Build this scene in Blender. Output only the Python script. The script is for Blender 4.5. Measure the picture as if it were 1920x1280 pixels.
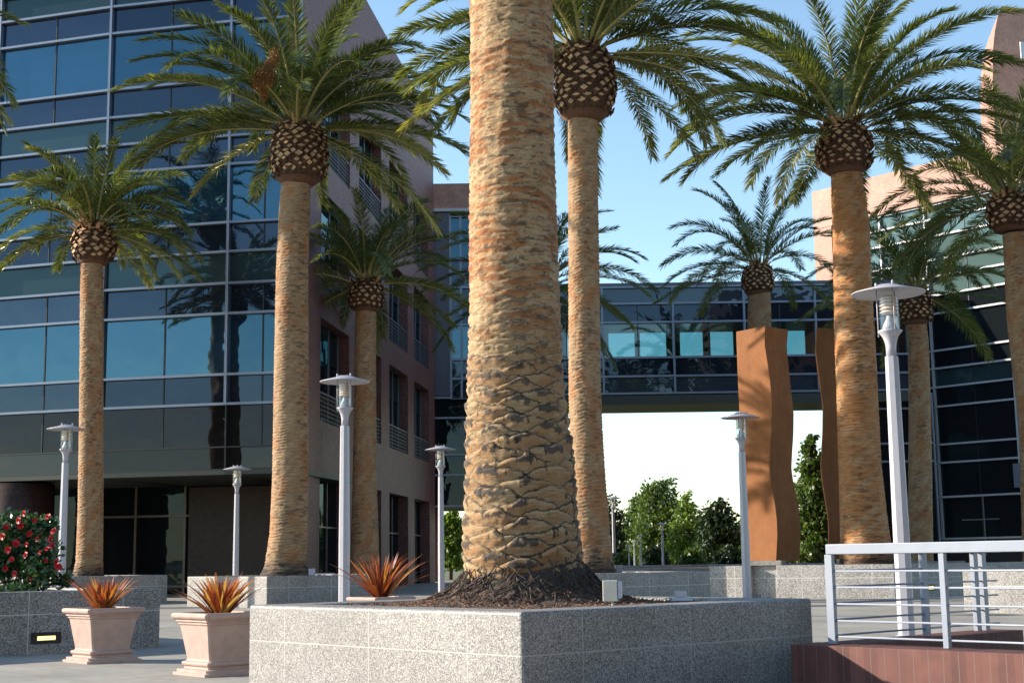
import bpy, math, random
import numpy as np
from mathutils import Vector, Matrix
R = math.radians
C = bpy.context.scene
for o in list(bpy.data.objects): bpy.data.objects.remove(o)
random.seed(5)

# ---------------------------------------------------------------- camera, sky, sun, exposure
EYE = 1.1; F = 2655.0; PITCH = math.atan(410/2655); ROLL = 0.0139
cp, sp, cr, sr = math.cos(PITCH), math.sin(PITCH), math.cos(ROLL), math.sin(ROLL)
FW = Vector((0, cp, sp)); U0 = Vector((0, -sp, cp)); X0 = Vector((1, 0, 0))
RT = X0*cr - U0*sr; UP = X0*sr + U0*cr
cam = bpy.data.cameras.new('camera'); cam.sensor_width = 36; cam.lens = 36*F/1920
cam.clip_start = 0.1; cam.clip_end = 4000
camo = bpy.data.objects.new('camera', cam); C.collection.objects.link(camo)
M_ = Matrix.Identity(4)
for i in range(3):
    M_[i][0] = RT[i]; M_[i][1] = UP[i]; M_[i][2] = -FW[i]
M_[2][3] = EYE
camo.matrix_world = M_; C.camera = camo

SUN_EL = 21.0; SUN_AZ = 81.0          # azimuth measured from straight ahead towards the left
sdir = Vector((-math.sin(R(SUN_AZ))*math.cos(R(SUN_EL)), math.cos(R(SUN_AZ))*math.cos(R(SUN_EL)), math.sin(R(SUN_EL))))
w = bpy.data.worlds.new('World'); C.world = w; w.use_nodes = True
nt = w.node_tree; bg = nt.nodes['Background']; sk = nt.nodes.new('ShaderNodeTexSky')
sk.sky_type = 'NISHITA'; sk.sun_disc = False; sk.sun_elevation = R(SUN_EL); sk.sun_rotation = R(-SUN_AZ)
sk.air_density = 1.0; sk.dust_density = 0.2; sk.ozone_density = 1.0; sk.altitude = 0
tn0 = nt.nodes.new('ShaderNodeMix'); tn0.data_type = 'RGBA'; tn0.blend_type = 'MULTIPLY'; tn0.inputs[0].default_value = 1; tn0.inputs[7].default_value = (.98, 1.06, 1.06, 1)
nt.links.new(sk.outputs[0], tn0.inputs[6]); nt.links.new(tn0.outputs[2], bg.inputs[0]); bg.inputs[1].default_value = 0.128
sun = bpy.data.lights.new('sun', 'SUN'); sun.energy = 4.7; sun.angle = R(0.55); sun.color = (1, 0.88, 0.72)
suno = bpy.data.objects.new('sun', sun); C.collection.objects.link(suno)
suno.rotation_euler = sdir.to_track_quat('Z', 'Y').to_euler(); suno.location = (-30, 5, 40)
C.view_settings.view_transform = 'Standard'; C.view_settings.look = 'None'
C.view_settings.gamma = 1; C.view_settings.exposure = 1.05; C.view_settings.use_curve_mapping = False
C.cycles.max_bounces = 8; C.cycles.transparent_max_bounces = 12; C.cycles.caustics_reflective = False

def P(px, py, Y):                      # the point at depth Y that lies under a photo pixel
    D = FW*F + RT*(px-960) + UP*(640-py)
    return Vector((0, 0, EYE)) + D*(Y/D.y)
def G(px, py, z=0.0):                  # the point of height z under a photo pixel
    D = FW*F + RT*(px-960) + UP*(640-py)
    return Vector((0, 0, EYE)) + D*((z-EYE)/D.z)
GRID = R(42)
u = Vector((math.cos(GRID), math.sin(GRID), 0)); v = Vector((-math.sin(GRID), math.cos(GRID), 0))

# ---------------------------------------------------------------- materials
def mat(name):
    m = bpy.data.materials.new(name); m.use_nodes = True
    return m, m.node_tree, m.node_tree.nodes['Principled BSDF']
def N(t, kind, **kw):
    n = t.nodes.new(kind)
    for k, val in kw.items(): setattr(n, k, val)
    return n
def coords(t, scale=(1, 1, 1), rot=(0, 0, 0)):
    tc = N(t, 'ShaderNodeTexCoord'); mp = N(t, 'ShaderNodeMapping')
    mp.inputs['Scale'].default_value = scale; mp.inputs['Rotation'].default_value = rot
    t.links.new(tc.outputs['Object'], mp.inputs[0]); return mp.outputs[0]
def noise(t, vec, scale, detail=3, rough=.5):
    n = N(t, 'ShaderNodeTexNoise'); n.inputs['Scale'].default_value = scale
    n.inputs['Detail'].default_value = detail; n.inputs['Roughness'].default_value = rough
    t.links.new(vec, n.inputs['Vector']); return n.outputs['Fac']
def ramp(t, fac, stops, interp='LINEAR'):
    r = N(t, 'ShaderNodeValToRGB'); r.color_ramp.interpolation = interp
    e = r.color_ramp.elements
    while len(e) < len(stops): e.new(.5)
    for i, (p, c) in enumerate(stops):
        e[i].position = p; e[i].color = (*c, 1) if len(c) == 3 else c
    t.links.new(fac, r.inputs[0]); return r.outputs[0]
def mix(t, fac, a, b, mode='MIX'):
    m = N(t, 'ShaderNodeMix', data_type='RGBA', blend_type=mode)
    for s, val in ((0, fac), (6, a), (7, b)):
        if hasattr(val, 'links'): t.links.new(val, m.inputs[s])
        elif isinstance(val, (int, float)): m.inputs[s].default_value = val
        else: m.inputs[s].default_value = (*val, 1)
    return m.outputs[2]
def math_(t, op, a, b=None, c=None):
    m = N(t, 'ShaderNodeMath', operation=op)
    for i, val in enumerate((a, b, c)):
        if val is None: continue
        if hasattr(val, 'links'): t.links.new(val, m.inputs[i])
        else: m.inputs[i].default_value = val
    return m.outputs[0]
def bump(t, bs, h, strength=.3, dist=.01):
    b = N(t, 'ShaderNodeBump'); b.inputs['Strength'].default_value = strength; b.inputs['Distance'].default_value = dist
    t.links.new(h, b.inputs['Height']); t.links.new(b.outputs[0], bs.inputs['Normal'])
def setc(t, bs, col, rough=.6, metal=0):
    if hasattr(col, 'links'): t.links.new(col, bs.inputs['Base Color'])
    else: bs.inputs['Base Color'].default_value = (*col, 1)
    bs.inputs['Roughness'].default_value = rough; bs.inputs['Metallic'].default_value = metal
def lines(t, vec, axis, period, off, wid):        # 1 on thin lines every `period` along an axis
    s = N(t, 'ShaderNodeSeparateXYZ'); t.links.new(vec, s.inputs[0])
    a = math_(t, 'DIVIDE', math_(t, 'SUBTRACT', s.outputs[axis], off), period)
    f = math_(t, 'FRACT', math_(t, 'ADD', a, 0.5))
    d = math_(t, 'MULTIPLY', math_(t, 'ABSOLUTE', math_(t, 'SUBTRACT', f, 0.5)), period)
    return math_(t, 'LESS_THAN', d, wid)

def granite(name, tones, joint=None, jcol=(.55, .53, .5), scale=60, rough=.55):
    m, t, b = mat(name); c = coords(t)
    vo = N(t, 'ShaderNodeTexVoronoi'); vo.inputs['Scale'].default_value = scale; t.links.new(c, vo.inputs['Vector'])
    sx = N(t, 'ShaderNodeSeparateColor'); t.links.new(vo.outputs['Color'], sx.inputs[0])
    a = ramp(t, sx.outputs[0], tones, 'CONSTANT')
    n1 = noise(t, c, scale*.75, 4, .75)
    a = mix(t, .3, a, ramp(t, n1, [(.36, tones[0][1]), (.5, tones[len(tones)//2][1]), (.62, tones[-1][1])]))
    st = noise(t, c, 1.1, 4, .6)
    a = mix(t, 1, a, ramp(t, st, [(.3, (.8, .79, .77)), (.62, (1.05, 1.04, 1.03))]), 'MULTIPLY')
    if joint:
        k = None
        for ax, per, off, wd in joint:
            l = lines(t, c, ax, per, off, wd)
            k = l if k is None else math_(t, 'MAXIMUM', k, l)
        a = mix(t, k, a, jcol)
    setc(t, b, a, rough); bump(t, b, n1, .15, .004); return m
GT = [(0, (.045, .044, .046)), (.2, (.16, .152, .152)), (.42, (.32, .31, .305)), (.72, (.49, .485, .475)), (.9, (.21, .185, .175))]
M = {}
M['granite_near'] = granite('granite near', GT, [(2, 5, .41, .0045), (0, 1.23, .62, .004), (1, 1.26, .62, .004)], jcol=(.4, .385, .37), scale=125)
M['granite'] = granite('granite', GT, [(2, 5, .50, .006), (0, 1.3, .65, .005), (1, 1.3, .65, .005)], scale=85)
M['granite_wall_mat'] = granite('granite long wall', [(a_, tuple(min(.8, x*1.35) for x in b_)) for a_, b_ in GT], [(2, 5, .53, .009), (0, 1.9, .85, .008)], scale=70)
M['coping'] = granite('granite coping', [(0, (.1, .095, .09)), (.3, (.24, .22, .21)), (.7, (.36, .34, .32))], scale=60)
PG = [(0, (.06, .02, .018)), (.3, (.18, .068, .058)), (.6, (.22, .09, .078)), (.9, (.25, .115, .1))]
M['pink'] = granite('pink granite', PG, [(2, 4.9, .17, .02), (1, 6.2, 1.0, .015)], jcol=(.12, .07, .065), scale=22)
M['salmon'] = granite('salmon stone', [(0, (.36, .19, .14)), (.3, (.43, .225, .165)), (.7, (.48, .26, .195))], [(2, 1.2, .3, .012), (0, 1.6, .4, .012)], jcol=(.4, .2, .15), scale=10)
M['brick_brown'] = granite('brown stone', [(0, (.02, .01, .007)), (.4, (.045, .018, .012)), (.8, (.065, .028, .018))], [(2, .6, .1, .01)], jcol=(.05, .025, .02), scale=14)

def brick():
    m, t, b = mat('red brick'); c = coords(t)
    n1 = noise(t, c, 150, 3, .7); n2 = noise(t, c, 5, 3)
    s = N(t, 'ShaderNodeSeparateXYZ'); t.links.new(c, s.inputs[0])
    cell = math_(t, 'FLOOR', math_(t, 'DIVIDE', math_(t, 'ADD', s.outputs[0], .065), .13))
    wn = N(t, 'ShaderNodeTexWhiteNoise', noise_dimensions='1D'); t.links.new(cell, wn.inputs['W'])
    a = ramp(t, wn.outputs['Value'], [(0, (.095, .03, .026)), (.5, (.15, .055, .045)), (1, (.115, .038, .034))])
    a = mix(t, 1, a, ramp(t, n1, [(.3, (.55, .55, .55)), (.7, (1.4, 1.35, 1.3))]), 'MULTIPLY')
    a = mix(t, 1, a, ramp(t, n2, [(.3, (.8, .8, .8)), (.7, (1.15, 1.15, 1.15))]), 'MULTIPLY')
    l1 = lines(t, c, 0, .13, .0, .004); l2 = lines(t, c, 2, 1.0, .065, .004)
    a = mix(t, math_(t, 'MAXIMUM', l1, l2), a, (.14, .085, .07))
    setc(t, b, a, .7); bump(t, b, n1, .3, .004); return m
M['brick'] = brick()

def paving():
    m, t, b = mat('plaza paving'); c = coords(t, rot=(0, 0, -GRID))
    n1 = noise(t, c, 90, 4, .7); n2 = noise(t, c, .8, 5, .6); n3 = noise(t, c, 6, 4, .65)
    a = ramp(t, n1, [(.3, (.27, .255, .235)), (.7, (.4, .385, .36))])
    a = mix(t, 1, a, ramp(t, n2, [(.3, (.78, .77, .75)), (.65, (1.1, 1.1, 1.09))]), 'MULTIPLY')
    a = mix(t, 1, a, ramp(t, n3, [(.3, (.85, .85, .85)), (.6, (1.04, 1.04, 1.04))]), 'MULTIPLY')
    n4 = noise(t, c, .25, 3, .5); a = mix(t, 1, a, ramp(t, n4, [(.4, (.9, .89, .87)), (.6, (1.06, 1.04, 1.0))]), 'MULTIPLY')
    k = math_(t, 'MAXIMUM', lines(t, c, 0, .62, .1, .006), lines(t, c, 1, .62, .2, .006))
    a = mix(t, math_(t, 'MULTIPLY', k, .75), a, (.12, .115, .105))
    setc(t, b, a, .75); bump(t, b, n1, .2, .004); return m
M['paving'] = paving()
def simple(name, col, rough=.6, metal=0, var=.12, sc=6, bumpk=0):
    m, t, b = mat(name); c = coords(t); n = noise(t, c, sc, 4, .6)
    lo = tuple(x*(1-var) for x in col); hi = tuple(min(1, x*(1+var)) for x in col)
    setc(t, b, ramp(t, n, [(.3, lo), (.7, hi)]), rough, metal)
    if bumpk: bump(t, b, n, bumpk, .01)
    return m
M['land'] = simple('dry land', (.12, .13, .06), .9, var=.3, sc=.4)
M['white_metal'] = simple('white painted metal', (.44, .43, .48), .38, var=.05, sc=9)
M['rail_metal'] = simple('white painted rail', (.27, .3, .37), .42, var=.06, sc=7)
M['alu'] = simple('aluminium mullion', (.22, .25, .32), .35, .45, var=.05)
M['alu_light'] = simple('light mullion', (.5, .51, .53), .45, .2, var=.05)
M['rail_dim'] = simple('dull grey railing', (.1, .1, .115), .5)
M['dark'] = simple('dark frame', (.015, .016, .02), .4)
M['room'] = simple('dim interior', (.022, .02, .02), .7)
M['soffit'] = simple('soffit panel', (.04, .045, .035), .5)
M['ribbed'] = simple('ribbed metal cladding', (.11, .115, .15), .4, .4)
M['frame_brown'] = simple('bronze frame', (.16, .12, .1), .4, .3)
M['pot'] = simple('cast stone pot', (.44, .315, .27), .75, var=.12, sc=9, bumpk=.15)
M['soil'] = simple('bark mulch', (.07, .042, .03), .95, var=.6, sc=45, bumpk=.8)
M['chips'] = simple('bark chips', (.22, .12, .075), .9, var=.5, sc=20)
M['roots'] = simple('root mass', (.065, .046, .036), .95, var=.8, sc=26, bumpk=1)
M['box_grey'] = simple('grey electrical metal', (.55, .5, .44), .45, .1)
M['lens'] = simple('fixture lens', (.38, .45, .58), .15)
M['petal'] = simple('red petal', (.5, .012, .018), .5, var=.25, sc=25)
M['bark'] = simple('tree bark', (.12, .085, .06), .9, var=.4, sc=9, bumpk=.5)

def rust():
    m, t, b = mat('weathering steel'); c = coords(t)
    n1 = noise(t, c, 2.2, 7, .7); n2 = noise(t, c, 38, 4, .75)
    v1 = noise(t, coords(t, (6, 6, .5)), 1.2, 3, .5)
    a = ramp(t, n1, [(.25, (.175, .06, .011)), (.5, (.23, .08, .016)), (.75, (.28, .103, .023))])
    a = mix(t, 1, a, ramp(t, n2, [(.3, (.72, .7, .68)), (.7, (1.15, 1.15, 1.12))]), 'MULTIPLY')
    a = mix(t, 1, a, ramp(t, v1, [(.3, (.94, .93, .92)), (.55, (1.02, 1.02, 1.02))]), 'MULTIPLY')
    setc(t, b, a, .8); bump(t, b, n2, .3, .01); return m
M['rust'] = rust()

def glass(name, diff, tint, refl, wav=.012, fk=.6):
    m, t, b = mat(name); t.nodes.remove(b); out = t.nodes['Material Output']
    d = N(t, 'ShaderNodeBsdfDiffuse'); d.inputs[0].default_value = (*diff, 1)
    g = N(t, 'ShaderNodeBsdfGlossy'); g.inputs['Roughness'].default_value = .012
    oi = N(t, 'ShaderNodeObjectInfo'); t.links.new(mix(t, oi.outputs['Random'], tuple(x*.72 for x in tint), tuple(min(1, x*1.2) for x in tint)), g.inputs[0])
    n = noise(t, coords(t), .9, 2, .4); bp = N(t, 'ShaderNodeBump'); bp.inputs['Strength'].default_value = 1
    bp.inputs['Distance'].default_value = wav; t.links.new(n, bp.inputs['Height']); t.links.new(bp.outputs[0], g.inputs['Normal'])
    fr = N(t, 'ShaderNodeLayerWeight'); fr.inputs[0].default_value = .25
    k = math_(t, 'MULTIPLY_ADD', fr.outputs['Fresnel'], fk, refl)
    mx = N(t, 'ShaderNodeMixShader'); t.links.new(k, mx.inputs[0]); t.links.new(d.outputs[0], mx.inputs[1]); t.links.new(g.outputs[0], mx.inputs[2])
    t.links.new(mx.outputs[0], out.inputs[0]); return m
M['g_vision'] = glass('blue vision glass', (.01, .03, .06), (.15, .30, .40), .34)
M['g_dark'] = glass('dark blue glass', (.012, .018, .03), (.16, .21, .28), .25)
M['g_spandrel'] = glass('grey green spandrel glass', (.03, .05, .056), (.22, .32, .35), .14)
M['g_smoke'] = glass('smoked glass', (.008, .0085, .009), (.3, .3, .35), .10)
M['g_bridge'] = glass('skybridge spandrel glass', (.035, .05, .065), (.4, .5, .6), .12)
M['g_green_sunlit'] = glass('sunlit green glass', (.085, .14, .135), (.5, .62, .62), .12)  # lighter copy of the right block's glass, for its sunlit upper rows
M['g_black'] = glass('black glass', (.009, .012, .015), (.4, .5, .58), .05, fk=.12)
def clear(name, tint, refl):
    m, t, b = mat(name); t.nodes.remove(b); out = t.nodes['Material Output']
    d = N(t, 'ShaderNodeBsdfTransparent'); d.inputs[0].default_value = (*tint, 1)
    g = N(t, 'ShaderNodeBsdfGlossy'); g.inputs[0].default_value = (.9, .95, 1, 1); g.inputs['Roughness'].default_value = .02
    mx = N(t, 'ShaderNodeMixShader'); mx.inputs[0].default_value = refl
    t.links.new(d.outputs[0], mx.inputs[1]); t.links.new(g.outputs[0], mx.inputs[2]); t.links.new(mx.outputs[0], out.inputs[0]); return m
M['g_clear'] = clear('tinted see-through glass', (.34, .55, .58), .1)
M['g_lantern'] = clear('lantern glass', (.95, .96, .96), .09)
def emis(name, col, s):
    m, t, b = mat(name); setc(t, b, (.8, .7, .4)); b.inputs['Emission Color'].default_value = (*col, 1); b.inputs['Emission Strength'].default_value = s; return m
M['glow'] = emis('step light lens', (1, .8, .3), .8)

def leafmat(name, stops, trans=.35, rough=.42, spec=.5):
    m, t, b = mat(name); out = t.nodes['Material Output']
    at = N(t, 'ShaderNodeAttribute', attribute_name='tint')
    col = ramp(t, at.outputs['Fac'], stops); setc(t, b, col, rough)
    b.inputs['Specular IOR Level'].default_value = spec
    tr = N(t, 'ShaderNodeBsdfTranslucent'); t.links.new(mix(t, 1, col, (1.5, 1.6, .6), 'MULTIPLY'), tr.inputs[0])
    mx = N(t, 'ShaderNodeMixShader'); mx.inputs[0].default_value = trans
    t.links.new(b.outputs[0], mx.inputs[1]); t.links.new(tr.outputs[0], mx.inputs[2]); t.links.new(mx.outputs[0], out.inputs[0]); return m
M['palm_leaf'] = leafmat('palm leaflet', [(0, (.03, .048, .016)), (.5, (.098, .122, .033)), (.85, (.24, .245, .075)), (1, (.34, .24, .1))], .3, .38, .5)
M['rachis'] = simple('palm leaf stalk', (.3, .27, .09), .5, var=.25, sc=3)
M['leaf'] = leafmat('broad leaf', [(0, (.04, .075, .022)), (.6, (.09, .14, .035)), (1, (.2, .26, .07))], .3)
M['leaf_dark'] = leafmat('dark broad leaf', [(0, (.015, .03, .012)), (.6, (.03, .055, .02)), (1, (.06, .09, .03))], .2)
M['leaf_bright'] = leafmat('bright leaf', [(0, (.09, .14, .03)), (.6, (.16, .24, .05)), (1, (.26, .33, .09))], .4)
M['camellia'] = leafmat('camellia leaf', [(0, (.02, .05, .02)), (.6, (.04, .1, .03)), (1, (.09, .16, .05))], .15, .3, .7)
M['flax'] = leafmat('flax blade', [(0, (.1, .03, .022)), (.25, (.33, .06, .035)), (.55, (.44, .15, .05)), (.8, (.52, .3, .1)), (1, (.58, .48, .26))], .3, .4)
M['date'] = leafmat('date fruit', [(0, (.14, .055, .015)), (1, (.42, .19, .04))], .15)
def colattr(name, rough=.85, nscale=(7, 7, 45), k=.35):
    m, t, b = mat(name); at = N(t, 'ShaderNodeAttribute', attribute_name='Col')
    c = coords(t, nscale); n = noise(t, c, 1, 5, .7); n2 = noise(t, coords(t), 60, 4, .7)
    a = mix(t, 1, at.outputs['Color'], ramp(t, n, [(.28, (.45, .42, .4)), (.42, (.95, .94, .93)), (.7, (1.1, 1.1, 1.08))]), 'MULTIPLY')
    a = mix(t, 1, a, ramp(t, n2, [(.3, (.8, .8, .8)), (.7, (1.15, 1.15, 1.15))]), 'MULTIPLY')
    fb_ = noise(t, coords(t, (14, 14, 120)), 1, 4, .75)
    a = mix(t, 1, a, ramp(t, fb_, [(.3, (.72, .7, .67)), (.62, (1.12, 1.12, 1.1))]), 'MULTIPLY')
    setc(t, b, a, rough); bump(t, b, math_(t, 'ADD', math_(t, 'ADD', n, math_(t, 'MULTIPLY', n2, .5)), math_(t, 'MULTIPLY', fb_, .7)), k, .03); return m
M['trunk'] = colattr('palm trunk', nscale=(2.2, 2.2, 38))
M['trunk_near'] = colattr('near palm trunk', nscale=(2.5, 2.5, 50), k=.5)
M['boot'] = simple('cut leaf base', (.5, .29, .15), .8, var=.4, sc=5)
M['boot_dark'] = simple('fibre between leaf bases', (.085, .042, .02), .95, var=.6, sc=14, bumpk=.6)
M['boot_ring'] = simple('orange root collar', (.13, .06, .032), .95, var=.35, sc=18, bumpk=.7)

# ---------------------------------------------------------------- mesh helpers
class MB:
    def __init__(s, origin=(0, 0, 0)): s.v = []; s.f = []; s.m = []; s.o = Vector(origin); s.sm = []
    def add(s, vs, fs, mi=0, smooth=False):
        b = len(s.v); s.v += [tuple(Vector(p)-s.o) for p in vs]; s.f += [tuple(b+i for i in f) for f in fs]
        s.m += [mi]*len(fs); s.sm += [smooth]*len(fs); return s
    def box(s, a, b, mi=0):
        x0, y0, z0 = a; x1, y1, z1 = b
        return s.add([(x0,y0,z0),(x1,y0,z0),(x1,y1,z0),(x0,y1,z0),(x0,y0,z1),(x1,y0,z1),(x1,y1,z1),(x0,y1,z1)],
              [(3,2,1,0),(4,5,6,7),(0,1,5,4),(1,2,6,5),(2,3,7,6),(3,0,4,7)], mi)
    def obox(s, p, ex, ey, ez, mi=0):            # box from a corner and three edge vectors
        p = Vector(p); q = [p, p+ex, p+ex+ey, p+ey]; q += [a+ez for a in q]
        return s.add(q, [(3,2,1,0),(4,5,6,7),(0,1,5,4),(1,2,6,5),(2,3,7,6),(3,0,4,7)], mi)
    def lathe(s, prof, n=16, c=(0, 0), mi=0, smooth=True, ph=0, cap=True):
        vs = []; fs = []
        for r, z in prof:
            for k in range(n):
                a = ph+2*math.pi*k/n; vs.append((c[0]+r*math.cos(a), c[1]+r*math.sin(a), z))
        for i in range(len(prof)-1):
            for k in range(n):
                k2 = (k+1) % n; fs.append((i*n+k, i*n+k2, (i+1)*n+k2, (i+1)*n+k))
        if cap: fs.append(tuple(range(n-1, -1, -1))); fs.append(tuple((len(prof)-1)*n+k for k in range(n)))
        return s.add(vs, fs, mi, smooth)
    def tube(s, pts, rad, n=6, mi=0, smooth=True):
        vs = []; fs = []; pts = [Vector(p) for p in pts]
        for i, p in enumerate(pts):
            t = (pts[min(i+1, len(pts)-1)]-pts[max(i-1, 0)]).normalized()
            a = t.cross(Vector((0, 0, 1)) if abs(t.z) < .9 else Vector((1, 0, 0))).normalized(); b = t.cross(a)
            r = rad[i] if hasattr(rad, '__len__') else rad
            for k in range(n):
                an = 2*math.pi*k/n; vs.append(p+(a*math.cos(an)+b*math.sin(an))*r)
        for i in range(len(pts)-1):
            for k in range(n):
                k2 = (k+1) % n; fs.append((i*n+k, (i+1)*n+k, (i+1)*n+k2, i*n+k2))
        fs.append(tuple(range(n))); fs.append(tuple((len(pts)-1)*n+k for k in range(n-1, -1, -1)))
        return s.add(vs, fs, mi, smooth)
    def build(s, name, mats, parent=None, bevel=0, loc=None):
        me = bpy.data.meshes.new(name); me.from_pydata(s.v, [], s.f)
        for m in (mats if isinstance(mats, (list, tuple)) else [mats]): me.materials.append(M[m] if isinstance(m, str) else m)
        me.polygons.foreach_set('material_index', s.m); me.polygons.foreach_set('use_smooth', s.sm); me.update()
        o = bpy.data.objects.new(name, me); C.collection.objects.link(o)
        if parent: o.parent = parent
        if loc is not None: o.location = loc
        if bevel:
            bv = o.modifiers.new('bevel', 'BEVEL'); bv.width = bevel; bv.segments = 3; bv.limit_method = 'ANGLE'
        return o
def npmesh(name, V, Q, mats, parent=None, tint=None, col=None, midx=None, smooth=False, T=None):
    me = bpy.data.meshes.new(name); faces = Q.tolist() + (T.tolist() if T is not None else [])
    me.from_pydata(V.tolist(), [], faces)
    for m in (mats if isinstance(mats, (list, tuple)) else [mats]): me.materials.append(M[m])
    if tint is not None:
        a = me.attributes.new('tint', 'FLOAT', 'FACE'); a.data.foreach_set('value', np.asarray(tint, dtype=np.float32))
    if col is not None:
        a = me.attributes.new('Col', 'FLOAT_COLOR', 'POINT')
        c4 = np.ones((len(V), 4), np.float32); c4[:, :3] = col; a.data.foreach_set('color', c4.ravel())
    if midx is not None: me.polygons.foreach_set('material_index', np.asarray(midx, dtype=np.int32))
    if smooth: me.polygons.foreach_set('use_smooth', np.ones(len(faces), dtype=bool))
    me.update(); o = bpy.data.objects.new(name, me); C.collection.objects.link(o)
    if parent: o.parent = parent
    return o
def empty(name, loc, label, cat, group=None, rz=0):
    o = bpy.data.objects.new(name, None); C.collection.objects.link(o); o.location = loc; o.rotation_euler.z = rz
    o.empty_display_size = .2; return tag(o, label, cat, group)
def tag(o, label=None, cat=None, group=None, kind=None):
    if label: o['label'] = label
    if cat: o['category'] = cat
    if group: o['group'] = group
    if kind: o['kind'] = kind
    return o
def kids(o): return [c for c in bpy.data.objects if c.parent == o]
def copy_tree(o, parent=None):
    c = o.copy(); C.collection.objects.link(c); c.parent = parent
    for ch in kids(o): copy_tree(ch, c)
    return c

# ---------------------------------------------------------------- ground
S = 2500
tag(MB().add([(-S,-S,-.06),(S,-S,-.06),(S,S,-.06),(-S,S,-.06)], [(0,1,2,3)]).build('ground', 'land'), kind='structure')
tag(MB().add([(-90,-60,0),(90,-60,0),(90,82,0),(-90,82,0)], [(0,1,2,3)]).build('plaza', 'paving'), kind='structure')

# ---------------------------------------------------------------- curtain walls
def facade(root, org, d, n, bays, rows, mull, vis='g_vision', mw=.14, mp=.16, half=True, vert=None, jitter=.12, seed=1):
    """org: base point, d: unit direction along the wall, n: outward normal, bays: list of distances, rows: (z0,z1,material,half joint)"""
    rg = random.Random(seed); org = Vector(org)
    for i in range(len(bays)-1):
        for (z0, z1, mt, hj) in rows:
            a, b = bays[i], bays[i+1]; wd = b-a
            nm = 'spandrel_panel' if 'spandrel' in mt or 'bridge' in mt else 'window'
            mb = MB(); t0 = rg.uniform(-jitter, jitter)*.01*wd; t1 = rg.uniform(-jitter, jitter)*.01*(z1-z0)
            p = org + d*a + Vector((0, 0, z0)) - n*.06
            q = [p, p+d*wd+n*t0, p+d*wd+n*(t0+t1)+Vector((0,0,z1-z0)), p+n*t1+Vector((0,0,z1-z0))]
            mb.add(q + [x-n*.05 for x in q], [(0,1,2,3),(7,6,5,4),(0,4,5,1),(1,5,6,2),(2,6,7,3),(3,7,4,0)])
            if hj:
                for k in range(1, hj+1):
                    c = org + d*(a+wd*k/(hj+1)-.025) + Vector((0,0,z0)) - n*.055
                    mb.obox(c, d*.05, n*.025, Vector((0,0,z1-z0)), 1)
            mb.o = Vector(root.location); mb.v = [tuple(Vector(x)-mb.o) for x in mb.v]
            mb.build(nm, [mt, 'dark'], root)
    zs = sorted(set([r[0] for r in rows]+[r[1] for r in rows]))
    for i in range(len(bays)-1):
        for z in zs:
            m = MB(root.location); m.obox(org+d*(bays[i]+mw/2)+Vector((0,0,z-mw/2))-n*.05, d*(bays[i+1]-bays[i]-mw), n*mp, Vector((0,0,mw))); m.build('mullion', mull, root)
    for a in bays:
        m = MB(root.location); m.obox(org+d*(a-mw/2)+Vector((0,0,zs[0]-mw/2))-n*.05, d*mw, n*(mp+.004), Vector((0,0,zs[-1]-zs[0]+mw))); m.build('mullion', mull, root)

def ang(deg): return Vector((math.sin(R(deg)), math.cos(R(deg)), 0))      # heading from straight ahead, + to the right
# --- left office building
corner = P(555, 1056, 48); corner.z = 0
B = empty('office_building', corner, 'office block with curved blue glass front and pink granite side, on the left', 'building')
ROOF = 24.2
ys = [758, 703, 589.5, 533, 474, 419.5, 311, 258, 205, 152, 45, -6]
Yc = 48.6
zs = [P(430, y, Yc).z for y in ys]
kinds = ['g_dark', 'g_vision', 'g_dark', 'g_spandrel', 'g_dark', 'g_vision', 'g_dark', 'g_spandrel', 'g_dark', 'g_vision', 'g_dark']
rows = [(zs[i], zs[i+1], kinds[i], 0 if 'span' in kinds[i] else 1) for i in range(len(kinds))]
rows += [(zs[-1], zs[-1]+.98, 'g_spandrel', 0), (zs[-1]+.98, ROOF-.6, 'g_dark', 1)]
zb = P(430, 880, Yc).z; zmid = P(430, 838, Yc).z
low = [(zb, zmid, 'g_smoke', 0), (zmid, zs[0], 'g_smoke', 1)]
org = corner.copy(); hd = [-80.5, -77, -73, -69, -65]
def wbay(o, hdg, px):                 # length along heading until the wall meets photo column px (at y 560)
    D = FW*F+RT*(px-960)+UP*(640-560); k = D.x/D.y; d = ang(hdg)
    return (k*o.y-o.x)/(d.x-k*d.y)
cols = [427, 195, -18]; roofpts = [corner.copy()]
for i in range(5):
    d = ang(hd[i]); L = wbay(org, hd[i], cols[i]) if i < 3 else 4.6
    n = Vector((-abs(d.y), -abs(d.x), 0)); n = Vector((d.y, -d.x, 0)); n = n if n.y < 0 else -n
    facade(B, org, d, n, [0, L], rows, 'alu', seed=i+3, mw=.085)
    facade(B, org, d, n, [0, L], low, 'dark', mw=.05, mp=.06, seed=i+33)
    m = MB(B.location); m.obox(org+Vector((0,0,zb-.18))+n*.05, d*L, -n*7, Vector((0,0,.15))); m.build('soffit', 'soffit', B)
    m = MB(B.location); m.obox(org+Vector((0,0,ROOF-.6))+n*.12, d*L, -n*.6, Vector((0,0,.9))); m.build('parapet', 'salmon', B)
    org = org + d*L; roofpts.append(org.copy())
back = roofpts[-1]
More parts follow.
